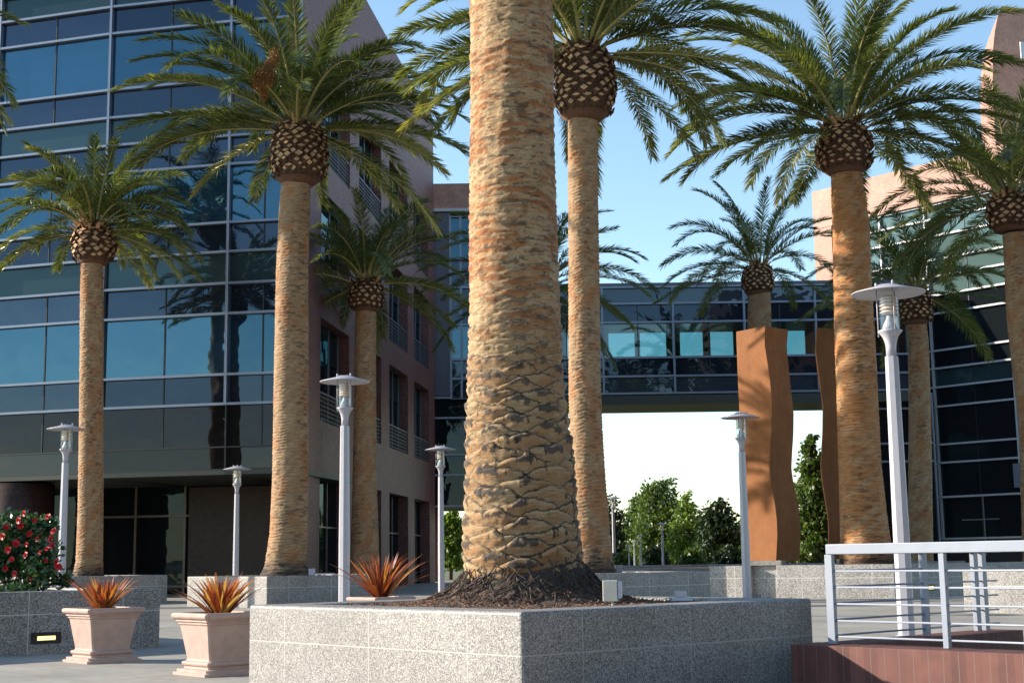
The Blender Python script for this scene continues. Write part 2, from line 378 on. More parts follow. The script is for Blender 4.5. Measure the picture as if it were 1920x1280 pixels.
# pink granite side
sd = ang(6.38); sn = Vector((sd.y, -sd.x, 0))          # outward normal to the right
def sidepos(px): return 48*(1257-555)/(1257-px)
yto = lambda Y: (Y-48)/sd.y
L_side = yto(sidepos(813))
ops = [(yto(a), yto(b)) for a, b in ((51.1, 55.7), (57.4, 61.9), (63.7, 68.2), (69.9, 74.2))]
flo = [(0.0, 4.17), (6.2, 10.0), (11.1, 14.8), (16.0, 19.6)]
T = .5
m = MB()
def slab(a, b, z0, z1): m.box((a, -T, z0), (b, 0, z1))
edges = [0]+[e for o in ops for e in o]+[L_side]
for i in range(0, len(edges), 2): slab(edges[i], edges[i+1], 0, ROOF+1.1)
for (a, b) in ops:
    zz = [z for f in flo for z in f][1:]+[ROOF+1.1]
    for j in range(0, len(zz), 2): slab(a, b, zz[j], zz[j+1])
# wall is built along its own x axis and turned with the side heading
wall = m.build('granite_wall', 'pink', B); wall.rotation_euler.z = math.atan2(sd.y, sd.x)
for v_ in wall.data.vertices: v_.co.y = -v_.co.y
wall.data.flip_normals(); wall.location = (0, 0, 0)
def sp_(a, off, z): return corner + sd*a + sn*off + Vector((0, 0, z))
for (a, b) in ops:
    for k, (z0, z1) in enumerate(flo):
        mb = MB(B.location); mb.obox(sp_(a-.05, -.553, z0), sd*(b-a+.1), sn*.05, Vector((0,0,z1-z0)), 0)
        mb.build('window', 'g_black', B)
        if k:
            f = MB(B.location)
            for t_ in (0, .33, .66, .985): f.obox(sp_(a+(b-a)*t_*.985, -.49, z0), sd*.07, sn*.06, Vector((0,0,z1-z0)))
            f.build('window_frame', 'alu', B)
            f = MB(B.location); f.obox(sp_(a+.08, -.475, z1-1.35), sd*(b-a-.16), sn*.02, Vector((0,0,1.3))); f.build('sky_reflection_panel', 'g_spandrel', B)  # flat pale panel put in for the sky reflected in the upper glass
            r = MB(B.location)
            r.obox(sp_(a, -.1, z0+1.02), sd*(b-a), sn*.07, Vector((0,0,.07)))
            for q in range(6): r.obox(sp_(a, -.08, z0+.1+q*.16), sd*(b-a), sn*.025, Vector((0,0,.025)))
            nn = int((b-a)/.22)
            for q in range(nn+1): r.obox(sp_(a+q*(b-a)/nn-.012, -.078, z0), sd*.024, sn*.02, Vector((0,0,1.02)))
            r.build('balcony_railing', 'rail_dim', B)
        else:
            f = MB(B.location)
            for z in (2.4, .12): f.obox(sp_(a, -.49, z), sd*(b-a), sn*.06, Vector((0,0,.06)))
            for t_ in (.3, .62): f.obox(sp_(a+(b-a)*t_, -.488, 0), sd*.06, sn*.06, Vector((0,0,4.1)))
            f.build('door_frame', 'frame_brown', B)
# dark core, roof slab and ground floor
m = MB(B.location)
q = [corner+sd*.8-sn*.7, corner+sd*(L_side-.05)-sn*.7, corner+sd*(L_side-.3)-sn*34, Vector((back.x+1.5, back.y+1.2, 0)),
     *[Vector((p.x+.1, p.y+.35, 0)) for p in roofpts[-2:0:-1]]]
nq = len(q); m.add([p+Vector((0,0,zb)) for p in q]+[p+Vector((0,0,ROOF-.1)) for p in q], [tuple(range(nq)), tuple(range(2*nq-1, nq-1, -1))]+[(i, i+nq, (i+1) % nq+nq, (i+1) % nq) for i in range(nq)])
m.build('building_core', 'room', B)
m = MB(B.location)
g0 = corner+Vector((-.9, 6.5, 0)); gd = ang(-79)
m.obox(g0+Vector((0,0,.01)), gd*28, Vector((0, 1, 0)), Vector((0,0,zb-.02))); m.build('lobby_glass', 'g_black', B)
gn = Vector((gd.y, -gd.x, 0)); gn = gn if gn.y < 0 else -gn
for z in (.25, 2.95, 4.25):
    m = MB(B.location); m.obox(g0+gd*2.6+gn*.04+Vector((0,0,z)), gd*20, gn*.1, Vector((0,0,.08))); m.build('lobby_frame', 'frame_brown', B)
for t_ in (4.55, 6.6, 12, 17):
    m = MB(B.location); m.obox(g0+gd*t_+gn*.042+Vector((0,0,.01)), gd*.09, gn*.1, Vector((0,0,4.3))); m.build('lobby_frame', 'frame_brown', B)
m = MB(B.location); m.obox(g0+gd*.3+gn*.2+Vector((0,0,.005)), gd*4.1, -gn*.15, Vector((0,0,zb-.25))); m.build('stone_wall', 'brick_brown', B)
for px_, hh in ((30, .9), (-60, .9)):
    c = P(px_, 1063, 51.5); m = MB(B.location); m.lathe([(1.25, .0), (1.25, zb-.25)], 32, (c.x, c.y)); m.build('column', 'brick_brown', B)

# --- annex behind the pink side, reaching to the bridge
YB = 77.0
def zat(py, Y=YB, px=1300): return P(px, py, Y).z
x0 = P(806, 700, YB).x; x1 = P(925, 700, YB).x
A = empty('glass_annex', (x0, YB, 0), 'narrow dark glass wing with a pink parapet between the pink side and the skybridge', 'building')
zt = P(850, 345, YB).z; zc = P(850, 392, YB).z; zl = P(850, 742, YB).z; zu = P(850, 948, YB).z
MB(A.location).obox((x0, YB-.1, zc), Vector((x1-x0, 0, 0)), Vector((0, 8, 0)), Vector((0, 0, zt-zc))).build('parapet', 'salmon', A)
MB(A.location).obox((x0, YB-.25, zc-.18), Vector((x1-x0, 0, 0)), Vector((0, .5, 0)), Vector((0, 0, .17))).build('coping', 'alu_light', A)
m = MB(A.location)
xr = P(846, 700, YB).x
m.obox((x0+.1, YB, zl), Vector((xr-x0-.1, 0, 0)), Vector((0, 8, 0)), Vector((0, 0, zc-zl-.2)))
for k in range(7): m.obox((x0+.12+k*(xr-x0-.2)/7, YB-.06, zl+.01), Vector((.05, 0, 0)), Vector((0, .05, 0)), Vector((0, 0, zc-zl-.25)))
m.build('ribbed_cladding', 'ribbed', A)
facade(A, (xr, YB, 0), X0, Vector((0,-1,0)), [0, (x1-xr)/4, (x1-xr)/2, x1-xr], [(zat(704), zat(740), 'g_dark', 0), (zat(668), zat(704), 'g_dark', 0), (zat(603), zat(668), 'g_vision', 0), (zat(533), zat(603), 'g_dark', 0), (zat(480), zat(533), 'g_dark', 0), (zat(400), zat(480), 'g_vision', 0)], 'alu', mw=.12, seed=9)
facade(A, (x0, YB, 0), X0, Vector((0,-1,0)), [0, (x1-x0)], [(zu, zat(884), 'g_black', 0), (zat(884), zat(846), 'g_black', 0), (zat(846), zat(777), 'g_black', 0), (zat(777), zl-.1, 'g_black', 0)], 'alu', mw=.1, seed=10)
MB(A.location).obox((x0+.1, YB+.3, zu), Vector((x1-x0-.2, 0, 0)), Vector((0, 8, 0)), Vector((0, 0, zl-zu))).build('wing_core', 'room', A)
for t_ in (.08, .97):
    MB(A.location).obox((x0+(x1-x0)*t_-.3, YB+2, 0), Vector((.6, 0, 0)), Vector((0, .6, 0)), Vector((0, 0, zu))).build('column', 'pink', A)

# --- skybridge
bx0 = x1+.02; bx1 = P(1700, 600, YB).x
K = empty('skybridge', (bx0, YB, 0), 'glazed two storey skybridge spanning between the office buildings', 'bridge')
bcols = [925, 995, 1130, 1263, 1397, 1531, 1665, 1700]; bb = [P(c, 640, YB).x-bx0 for c in bcols]; bb[0] = 0; bb[-1] = bx1-bx0
zr = [zat(y) for y in (736, 704, 669, 603, 568, 537)]
facade(K, (bx0, YB, 0), X0, Vector((0,-1,0)), bb, [(zr[0], zr[1], 'g_bridge', 0), (zr[1], zr[2], 'g_dark', 1), (zr[2], zr[3], 'g_clear', 1), (zr[3], zr[4], 'g_dark', 1), (zr[4], zr[5], 'g_bridge', 0)], 'alu', mw=.11, seed=14)
BW = bx1-bx0
MB(K.location).obox((bx0, YB-.12, zr[5]+.06), Vector((BW,0,0)), Vector((0,4.6,0)), Vector((0,0,.16))).build('roof', 'ribbed', K)
MB(K.location).obox((bx0, YB+.15, zat(600)), Vector((BW,0,0)), Vector((0,4.1,0)), Vector((0,0,.12))).build('ceiling', 'alu', K)
MB(K.location).obox((bx0, YB-.1, zr[0]-.62), Vector((BW,0,0)), Vector((0,4.5,0)), Vector((0,0,.5))).build('underside', 'soffit', K)
m = MB(K.location); yb = YB+4.2
za, zbb = zr[2]+.45, zat(621, yb)
m.obox((bx0, yb, zr[0]), Vector((BW,0,0)), Vector((0,.15,0)), Vector((0,0,za-zr[0])))
m.obox((bx0, yb, zbb), Vector((BW,0,0)), Vector((0,.15,0)), Vector((0,0,zr[5]-zbb)))
ho = [(1000,1050),(1062,1112),(1141,1190),(1200,1249),(1275,1318),(1332,1375),(1420,1460),(1475,1510)]
prev = bx0
for a, b in ho:
    xa, xb = P(a, 640, yb).x, P(b, 640, yb).x
    m.obox((prev, yb+.001, za), Vector((xa-prev,0,0)), Vector((0,.148,0)), Vector((0,0,zbb-za))); prev = xb
m.obox((prev, yb+.001, za), Vector((bx1-prev,0,0)), Vector((0,.148,0)), Vector((0,0,zbb-za)))
m.build('rear_wall', 'ribbed', K)
for a, b in []:
    MB(K.location).obox((xa, yb+.05, za), Vector((xb-xa,0,0)), Vector((0,.03,0)), Vector((0,0,zbb-za))).build('rear_window', 'g_clear', K)
m = MB(K.location); c = P(1260, 748, YB+1); m.lathe([(.02, c.z-.35), (.14, c.z-.25), (.2, c.z-.02), (.2, c.z+.1)], 14, (c.x, c.y)); m.build('camera_dome', 'dark', K)

# --- right office building
q0 = P(1538, 600, 84); q0.z = 0; rd = ang(-41+180); rn = Vector((-.7547, -.656, 0))
rd = Vector((.656, -.7547, 0))
E = empty('office_building', q0, 'office block with dark green glass and salmon parapet, on the right', 'building')
def tcol(px, y=600):
    D = FW*F+RT*(px-960)+UP*(640-y); k = D.x/D.y; return (k*q0.y-q0.x)/(rd.x-k*rd.y)
t1 = tcol(1745); pe = q0+rd*t1
zz = [P(1745, y, pe.y).z for y in (1010, 932, 868, 834, 763, 727, 692, 659, 590, 556, 521, 490, 446, 415, 388)]
mk = ['g_black','g_black','g_black','g_black','g_black','g_spandrel','g_black','g_black','g_black','g_green_sunlit','g_green_sunlit','g_green_sunlit','g_green_sunlit','g_green_sunlit']  # lower rows black, upper rows green: left block's shadow put into glass colour
rws = [(zz[i], zz[i+1], mk[i], 1) for i in range(14)]
facade(E, q0, rd, rn, [.05, tcol(1660), t1, tcol(1895), tcol(1895)+5.5, tcol(1895)+11], rws, 'alu_light', mw=.1, seed=21)
zp0, zp1 = zz[-1]+.05, P(1745, 311, pe.y).z
MB(E.location).obox(q0+Vector((0,0,zp0))+rn*.25, rd*26, -rn*20, Vector((0,0,zp1-zp0))).build('parapet', 'salmon', E)
MB(E.location).obox(q0+Vector((0,0,0))-rn*.2-rd*.02, rd*26, -rn*19, Vector((0,0,zp0-.02))).build('building_core', 'brick_brown', E)
MB(E.location).obox(q0+rn*.02+Vector((0,0,.0)), rd*26, rn*-.2, Vector((0,0,zz[0]-.08))).build('base_wall', 'room', E)
m = MB(E.location); c0 = tcol(1845, 965)
m.obox(q0+rd*(c0-1.3)+rn*.03+Vector((0,0,P(1850,968,70).z)), rd*2.2, rn*.04, Vector((0,0,.05)))
m.obox(q0+rd*c0+rn*.028+Vector((0,0,1)), rd*.06, rn*.04, Vector((0,0,3.2))); m.build('door_frame', 'alu', E)
ss = tcol(1903, 880); m = MB(E.location); m.obox(q0+rd*ss+rn*.14+Vector((0,0,P(1903,905,70).z)), rd*.65, rn*.05, Vector((0,0,1.25))); m.build('wall_sign', 'alu', E)
m = MB(E.location); m.obox(q0+rn*.0-rd*.02+Vector((0,0,zat(534, 84))), rd*1.3, rn*.22, Vector((0,0,zp0-.01-zat(534, 84)))); m.build('end_pier', 'salmon', E)
# connector wall under and beside the bridge end
xa = P(1585, 700, YB+1).x; xb = P(1742, 700, YB+1).x
W = empty('connector_wing', (xa, YB+1.2, 0), 'dark glass wing under the right end of the skybridge', 'building')
facade(W, (xa, YB+.9, 0), X0, Vector((0,-1,0)), [0, (xb-xa)/2, xb-xa], [(.2, zat(868), 'g_black', 0), (zat(868), zat(834), 'g_black', 0), (zat(834), zat(768), 'g_black', 0), (zat(768), zat(741), 'g_black', 0)], 'alu', mw=.1, seed=30)
MB(W.location).obox((xa+.1, YB+1.4, 0), Vector((xb-xa-.2,0,0)), Vector((0,5,0)), Vector((0,0,zat(745)))).build('wing_core', 'room', W)
# stone tower at the upper right, with a curved shoulder
YT = 96
tw = empty('stone_tower', P(1905, 1037, YT), 'salmon stone tower with a rounded shoulder at the upper right', 'tower'); tw.location.z = 0
pts = [(1905, 420), (1905, 150), (1907, 85), (1911, 55), (1917, 28), (1926, 4)]
ax = [P(a, b, YT) for a, b in pts]
prof = [(0, 0)]+[((p.x-ax[0].x), p.z) for p in ax[1:]]+[(8, ax[-1].z), (8, 0)]
tn = Vector((.35, -.94, 0)).normalized(); td = Vector((.94, .35, 0)).normalized()
q = [tw.location+td*a*1.02+Vector((0,0,b)) for a, b in prof]; q2 = [p-tn*8+(-td*0) for p in q]
dl = Vector((-.52, -.85, 0)).normalized()
# deep block: front face turns away from the sun, left flank catches it
q2 = [Vector((p.x+1.25, p.y+6.5, p.z)) for p in q]
n_ = len(q); m = MB(tw.location); m.add(q+q2, [tuple(range(n_-1, -1, -1)), tuple(range(n_, 2*n_))]+[(i, (i+1) % n_, (i+1) % n_+n_, i+n_) for i in range(n_)])
m.build('tower_wall', 'salmon', tw)
p = P(1914, 110, YT-1.3); m = MB(tw.location); m.obox(p, td*1.6, tn*.06, Vector((0,0,1.2))); m.build('window', 'alu_light', tw)

# office block across the plaza behind the camera: the skybridge glass mirrors it
OP = empty('office_building', (26, -16, 0), 'brown office block facing the plaza, seen only as a dark reflection in the skybridge glass', 'building')
MB(OP.location).box((26, -52, 0), (75, -16, 33)).build('stone_wall', 'brick_brown', OP)
MB(OP.location).box((34, -15.99, 0), (60, 14, 26)).build('stone_wall', 'brick_brown', OP)
for k in range(7):
    MB(OP.location).box((27.5, -15.985, 2+k*4.4), (33.9, -15.9, 4.6+k*4.4)).build('window', 'g_black', OP)
    if k < 5: MB(OP.location).box((33.9, -14, 2+k*4.4), (33.99, 12.5, 4.6+k*4.4)).build('window', 'g_black', OP)

# ---------------------------------------------------------------- planters, walls
def round_box(x0, y0, x1, y1, z1, r=.03):
    m = MB(); return m.box((x0, y0, 0), (x1, y1, z1))
def planter(corner, lu, lv, h, label, gmat='granite', rim=.38, group=None, name='planter', bev=.02):
    o = empty(name, (corner.x, corner.y, 0), label, 'planter', group, rz=GRID)
    m = MB(); m.box((0,0,-.05),(lu,rim,h)); m.box((0,lv-rim,-.05),(lu,lv,h)); m.box((0,rim,-.05),(rim,lv-rim,h)); m.box((lu-rim,rim,-.05),(lu,lv-rim,h))
    # one ring with mitred inside: build as solid ring instead of four boxes
    m = MB(); vs = [(0,0),(lu,0),(lu,lv),(0,lv)]; ins = [(rim,rim),(lu-rim,rim),(lu-rim,lv-rim),(rim,lv-rim)]
    V = [(x,y,-.05) for x,y in vs]+[(x,y,h) for x,y in vs]+[(x,y,h) for x,y in ins]+[(x,y,h-.3) for x,y in ins]
    Fc = []
    for i in range(4):
        j = (i+1) % 4; Fc += [(i,j,j+4,i+4),(i+4,j+4,j+8,i+8),(i+8,j+8,j+12,i+12)]
    m.add(V, Fc); m.build('planter_wall', gmat, o, bevel=bev)
    s = MB(); nx, ny = 24, 24; vs = []
    rg = random.Random(3)
    for a in range(nx+1):
        for b in range(ny+1):
            e = min(a, b, nx-a, ny-b)
            vs.append((rim+(lu-2*rim)*a/nx, rim+(lv-2*rim)*b/ny, h-.07+(.02+.05*rg.random() if e else 0)))
    s.add(vs, [(a*(ny+1)+b, (a+1)*(ny+1)+b, (a+1)*(ny+1)+b+1, a*(ny+1)+b+1) for a in range(nx) for b in range(ny)], 0, True)
    s.build('soil', 'soil', o)
    return o
TF = .729
CF = P(978, 1146, 10.5); CF.z = 0
pl_front = planter(CF, 3.5, 3.74, TF, 'large pale speckled granite planter in the foreground around the nearest palm', 'granite_near', rim=.4, bev=.025)
C545 = P(500.7, 1077, 36); planter(C545, 4.0, 4.0, .79, 'speckled granite planter around the palm with hanging orange fruit', group='granite palm planters')
C1095 = Vector((1.5, 30.3, 0)); planter(C1095, 4.0, 4.0, .8, 'speckled granite planter around the palm directly behind the nearest trunk', group='granite palm planters')
C170 = Vector((-13.0, 40.2, 0)); planter(C170, 3.6, 4.0, .82, 'speckled granite planter around the smaller palm by the left glass front', group='granite palm planters')
cl = G(299, 1213, 0)
pl_left = planter(cl-u*9, 9, 4.2, .79, 'long granite planter holding the red flowering bush, with a lit slot in its side', rim=.3)
# lit slot in the long planter's front face
def steplight(parent_pt, dirn, nrm, w_, h_, label):
    o = empty('step_light', parent_pt, label, 'light'); r = math.atan2(dirn.y, dirn.x); o.rotation_euler.z = r
    m = MB(); m.box((-w_/2-.05, -.012, -h_/2-.035), (w_/2+.05, .01, h_/2+.035)); m.build('housing', 'dark', o, bevel=.004)
    MB().box((-w_/2+.03, -.02, -h_/2+.01), (w_/2-.03, -.013, h_/2-.012)).build('lens', 'glow', o)
    m = MB()
    m.box((-w_/2-.02, -.03, h_/2-.012), (w_/2+.02, -.014, h_/2+.01)); m.build('hood', 'dark', o)
    return o
def on_face(px, py, c, off=0):        # point of the vertical plane through c along u, under a pixel
    D = FW*F+RT*(px-960)+UP*(640-py); k = (Vector((c.x, c.y, 0))-Vector((0,0,0))).dot(v)/D.dot(v)
    return Vector((0,0,EYE))+D*k
p = on_face(86, 1195, cl); steplight(p-v*.002, u, -v, .3, .075, 'glowing slot light in the long granite planter under the flowers')

# long wall around the right palm and the sculptures (planter C)
pc = G(1679, 1121, 0); pl_ = G(1325, 1120.5, 0)
wd = (Vector((pl_.x, pl_.y, 0))-Vector((pc.x, pc.y, 0))); WL = wd.length; wd.normalize()
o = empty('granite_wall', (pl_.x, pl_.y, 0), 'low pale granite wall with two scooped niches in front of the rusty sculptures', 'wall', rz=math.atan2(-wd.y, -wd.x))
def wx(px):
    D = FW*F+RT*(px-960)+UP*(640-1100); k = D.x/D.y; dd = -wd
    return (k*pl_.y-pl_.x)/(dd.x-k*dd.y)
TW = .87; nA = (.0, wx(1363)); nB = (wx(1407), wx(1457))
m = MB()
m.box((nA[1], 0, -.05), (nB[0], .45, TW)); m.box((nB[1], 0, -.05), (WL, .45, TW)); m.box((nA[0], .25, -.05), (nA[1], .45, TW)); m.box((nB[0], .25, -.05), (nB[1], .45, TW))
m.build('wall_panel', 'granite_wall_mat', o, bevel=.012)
MB().box((nB[0]-.1, .12, TW+.003), (nB[1]+.1, .5, TW+.13)).build('sculpture_plinth', 'coping', o)
# its right return wall, in shade
rr = empty('granite_wall', (pc.x, pc.y, 0), 'shaded granite wall turning back beside the pale wall, with a small step light', 'wall', rz=GRID)
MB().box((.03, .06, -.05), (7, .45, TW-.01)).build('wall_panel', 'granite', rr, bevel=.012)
pcv = Vector((pc.x, pc.y, 0)); p = on_face(1745, 1101, pcv+v*.06); steplight(p-v*.003, u, -v, .3, .1, 'small step light low in the shaded wall behind the railing')
# soil bed behind the long wall
bed = MB(); z_ = TW-.06
bed.add([(pl_.x+.2, pl_.y+.42, z_), (pc.x, pc.y+.6, z_), (pc.x+5, pc.y+5.2, z_), (pc.x+3, pc.y+12, z_), (pl_.x-2, pl_.y+10, z_)], [(0,1,2,3,4)])
tag(bed.build('planting_bed', 'soil'), kind='structure')
# further low wall behind the second planter
p0 = G(1193, 1066, .62) if False else P(1193, 1062, 52); p1_ = P(1345, 1060, 52)
o = empty('granite_wall', (p0.x, p0.y, 0), 'distant low granite wall in front of the far trees', 'wall')
MB().box((-2, 0, -.05), (p1_.x-p0.x+9, .5, .86)).build('wall_panel', 'granite', o, bevel=.012)
# lit planter on the far right, behind the railing
pr = P(1803, 1066, 27.5); pr.z = 0
planter(pr-v*5.0+v*0, 5, 5.0, .79, 'bright granite planter seen through the railing at the right edge', group='granite palm planters', bev=.03)
MB  # (planter runs along v so that its sunlit face looks left)

# ---------------------------------------------------------------- brick walls and railings (right foreground)
bc = Vector(P(1482, 1207, 12.1)); bz = bc.z; bc.z = 0
o = empty('brick_wall', bc, 'low red brick wall under the near railing at the lower right', 'wall', rz=R(-48))
m = MB(); m.box((0, 0, -.8), (5.2, .38, bz)); m.build('wall_body', 'brick', o, bevel=.006)
wallA = o
o = empty('brick_wall', bc, 'low red brick wall running back from the corner behind the near railing', 'wall', rz=GRID)
m = MB(); m.box((.004, -.38, -.8), (3.15, -.004, bz-.004)); m.build('wall_body', 'brick', o, bevel=.006)
ZT = P(1550, 1020, 12.15).z
bars = [.975, .843, .706, .569, .44]
def railing(org, d, L, posts, label, doubles):
    o = empty('railing', org, label, 'railing', rz=math.atan2(d.y, d.x))
    MB().box((-.02, -.035, ZT-.085-bz), (L, .035, ZT-bz)).build('top_rail', 'rail_metal', o, bevel=.006)
    for t_ in posts:
        wid = .03 if t_ not in doubles else .045
        MB().box((t_-wid, -.025, .004), (t_+wid*.6, .02, ZT-.087-bz)).build('post', 'rail_metal', o, bevel=.003)
    for z in bars: m = MB(); m.tube([(0, 0, z-bz), (L-.05, 0, z-bz)], .0085, 8); m.build('bar', 'rail_metal', o)
    return o
ro = bc+u*.2+(-v)*.2; ro = Vector((ro.x, ro.y, bz))
dA = -v
rA = railing(ro+dA*.1, dA, 4.6, [.0, 1.06, 1.92, 2.9, 3.9], 'white metal railing on the near brick wall, running towards the right edge', [0])
rB = railing(ro+u*.14, u, 2.75, [.0, 1.42, 2.3, 2.45], 'white metal railing running back along the rear brick wall', [1.42, 2.3, 2.45])

# ---------------------------------------------------------------- sculptures
def sculpture(left, arris, right, Y, label, grp):
    ys_ = np.linspace(arris[0][1], arris[-1][1], 48)
    def ip(t_, y): return float(np.interp(y, [a[1] for a in t_], [a[0] for a in t_]))
    base = P(ip(arris, ys_[-1]), ys_[-1], Y); o = empty('steel_sculpture', base, label, 'sculpture', grp)
    m = MB(base); vs = []
    for y in ys_[::-1]:
        b_ = P(ip(arris, y), y, Y); a_ = P(ip(left, y), y, Y+1.0); c_ = P(ip(right, y), y, Y+.75)
        a_.z = b_.z; c_.z = b_.z; d_ = a_+(c_-b_)
        vs += [b_, c_, d_, a_]
    n = len(ys_); fs = [(3,2,1,0), tuple((n-1)*4+i for i in range(4))]
    for i in range(n-1):
        for k in range(4): fs.append((i*4+k, i*4+(k+1) % 4, (i+1)*4+(k+1) % 4, (i+1)*4+k))
    m.add(vs, fs, 0, True); ob = m.build('steel_plate', 'rust', o)
    ob.data.set_sharp_from_angle(angle=R(35)); return o
ar = [(1434.5,611),(1433.5,646),(1439,680),(1444,715),(1447,752),(1446.5,800),(1444,845),(1442.5,877),(1446.5,910),(1453,945),(1456.5,975),(1457.5,1005),(1455,1052)]
rg_ = [(1477,617),(1474.5,646),(1479,690),(1484,735),(1488,769),(1487.5,810),(1485,850),(1484,877),(1489,912),(1496,940),(1500.5,975),(1501.5,1005),(1498,1052)]
lf = [(1380,616),(1383,700),(1386,760),(1389,840),(1394,950),(1402,1052)]
sculpture(lf, ar, rg_, 41.0, 'tall wavy rust brown steel column sculpture beside a lamp', 'wavy steel sculptures')
sh = lambda L_, dx: [(a+dx, b) for a, b in L_]
ar2 = [(1531,614),(1529.5,659),(1534,695),(1539,728),(1543.5,762),(1543,804),(1541,838),(1539,875),(1543,910),(1548,940),(1553,975),(1554,1005),(1552,1048)]
sculpture(sh(ar2, -1.5), ar2, sh(ar2, 66), 45.0, 'second wavy rust brown steel column, mostly hidden by a palm trunk', 'wavy steel sculptures')

# ---------------------------------------------------------------- palms
def vnoise(x, y, seed=0):
    xi = np.floor(x).astype(int); yi = np.floor(y).astype(int); xf = x-xi; yf = y-yi
    def h(a, b):
        k = (a*374761393+b*668265263+seed*1442695041) & 0x7fffffff; k = ((k ^ (k >> 13))*1274126177) & 0x7fffffff
        return (k & 0xffff)/65535.0
    sx = xf*xf*(3-2*xf); sy = yf*yf*(3-2*yf)
    return (h(xi, yi)*(1-sx)+h(xi+1, yi)*sx)*(1-sy)+(h(xi, yi+1)*(1-sx)+h(xi+1, yi+1)*sx)*sy
def fbm(x, y, seed=0, o=3): return sum(vnoise(x*2**i, y*2**i, seed+i)*.5**(i+1) for i in range(o))/(1-.5**o)

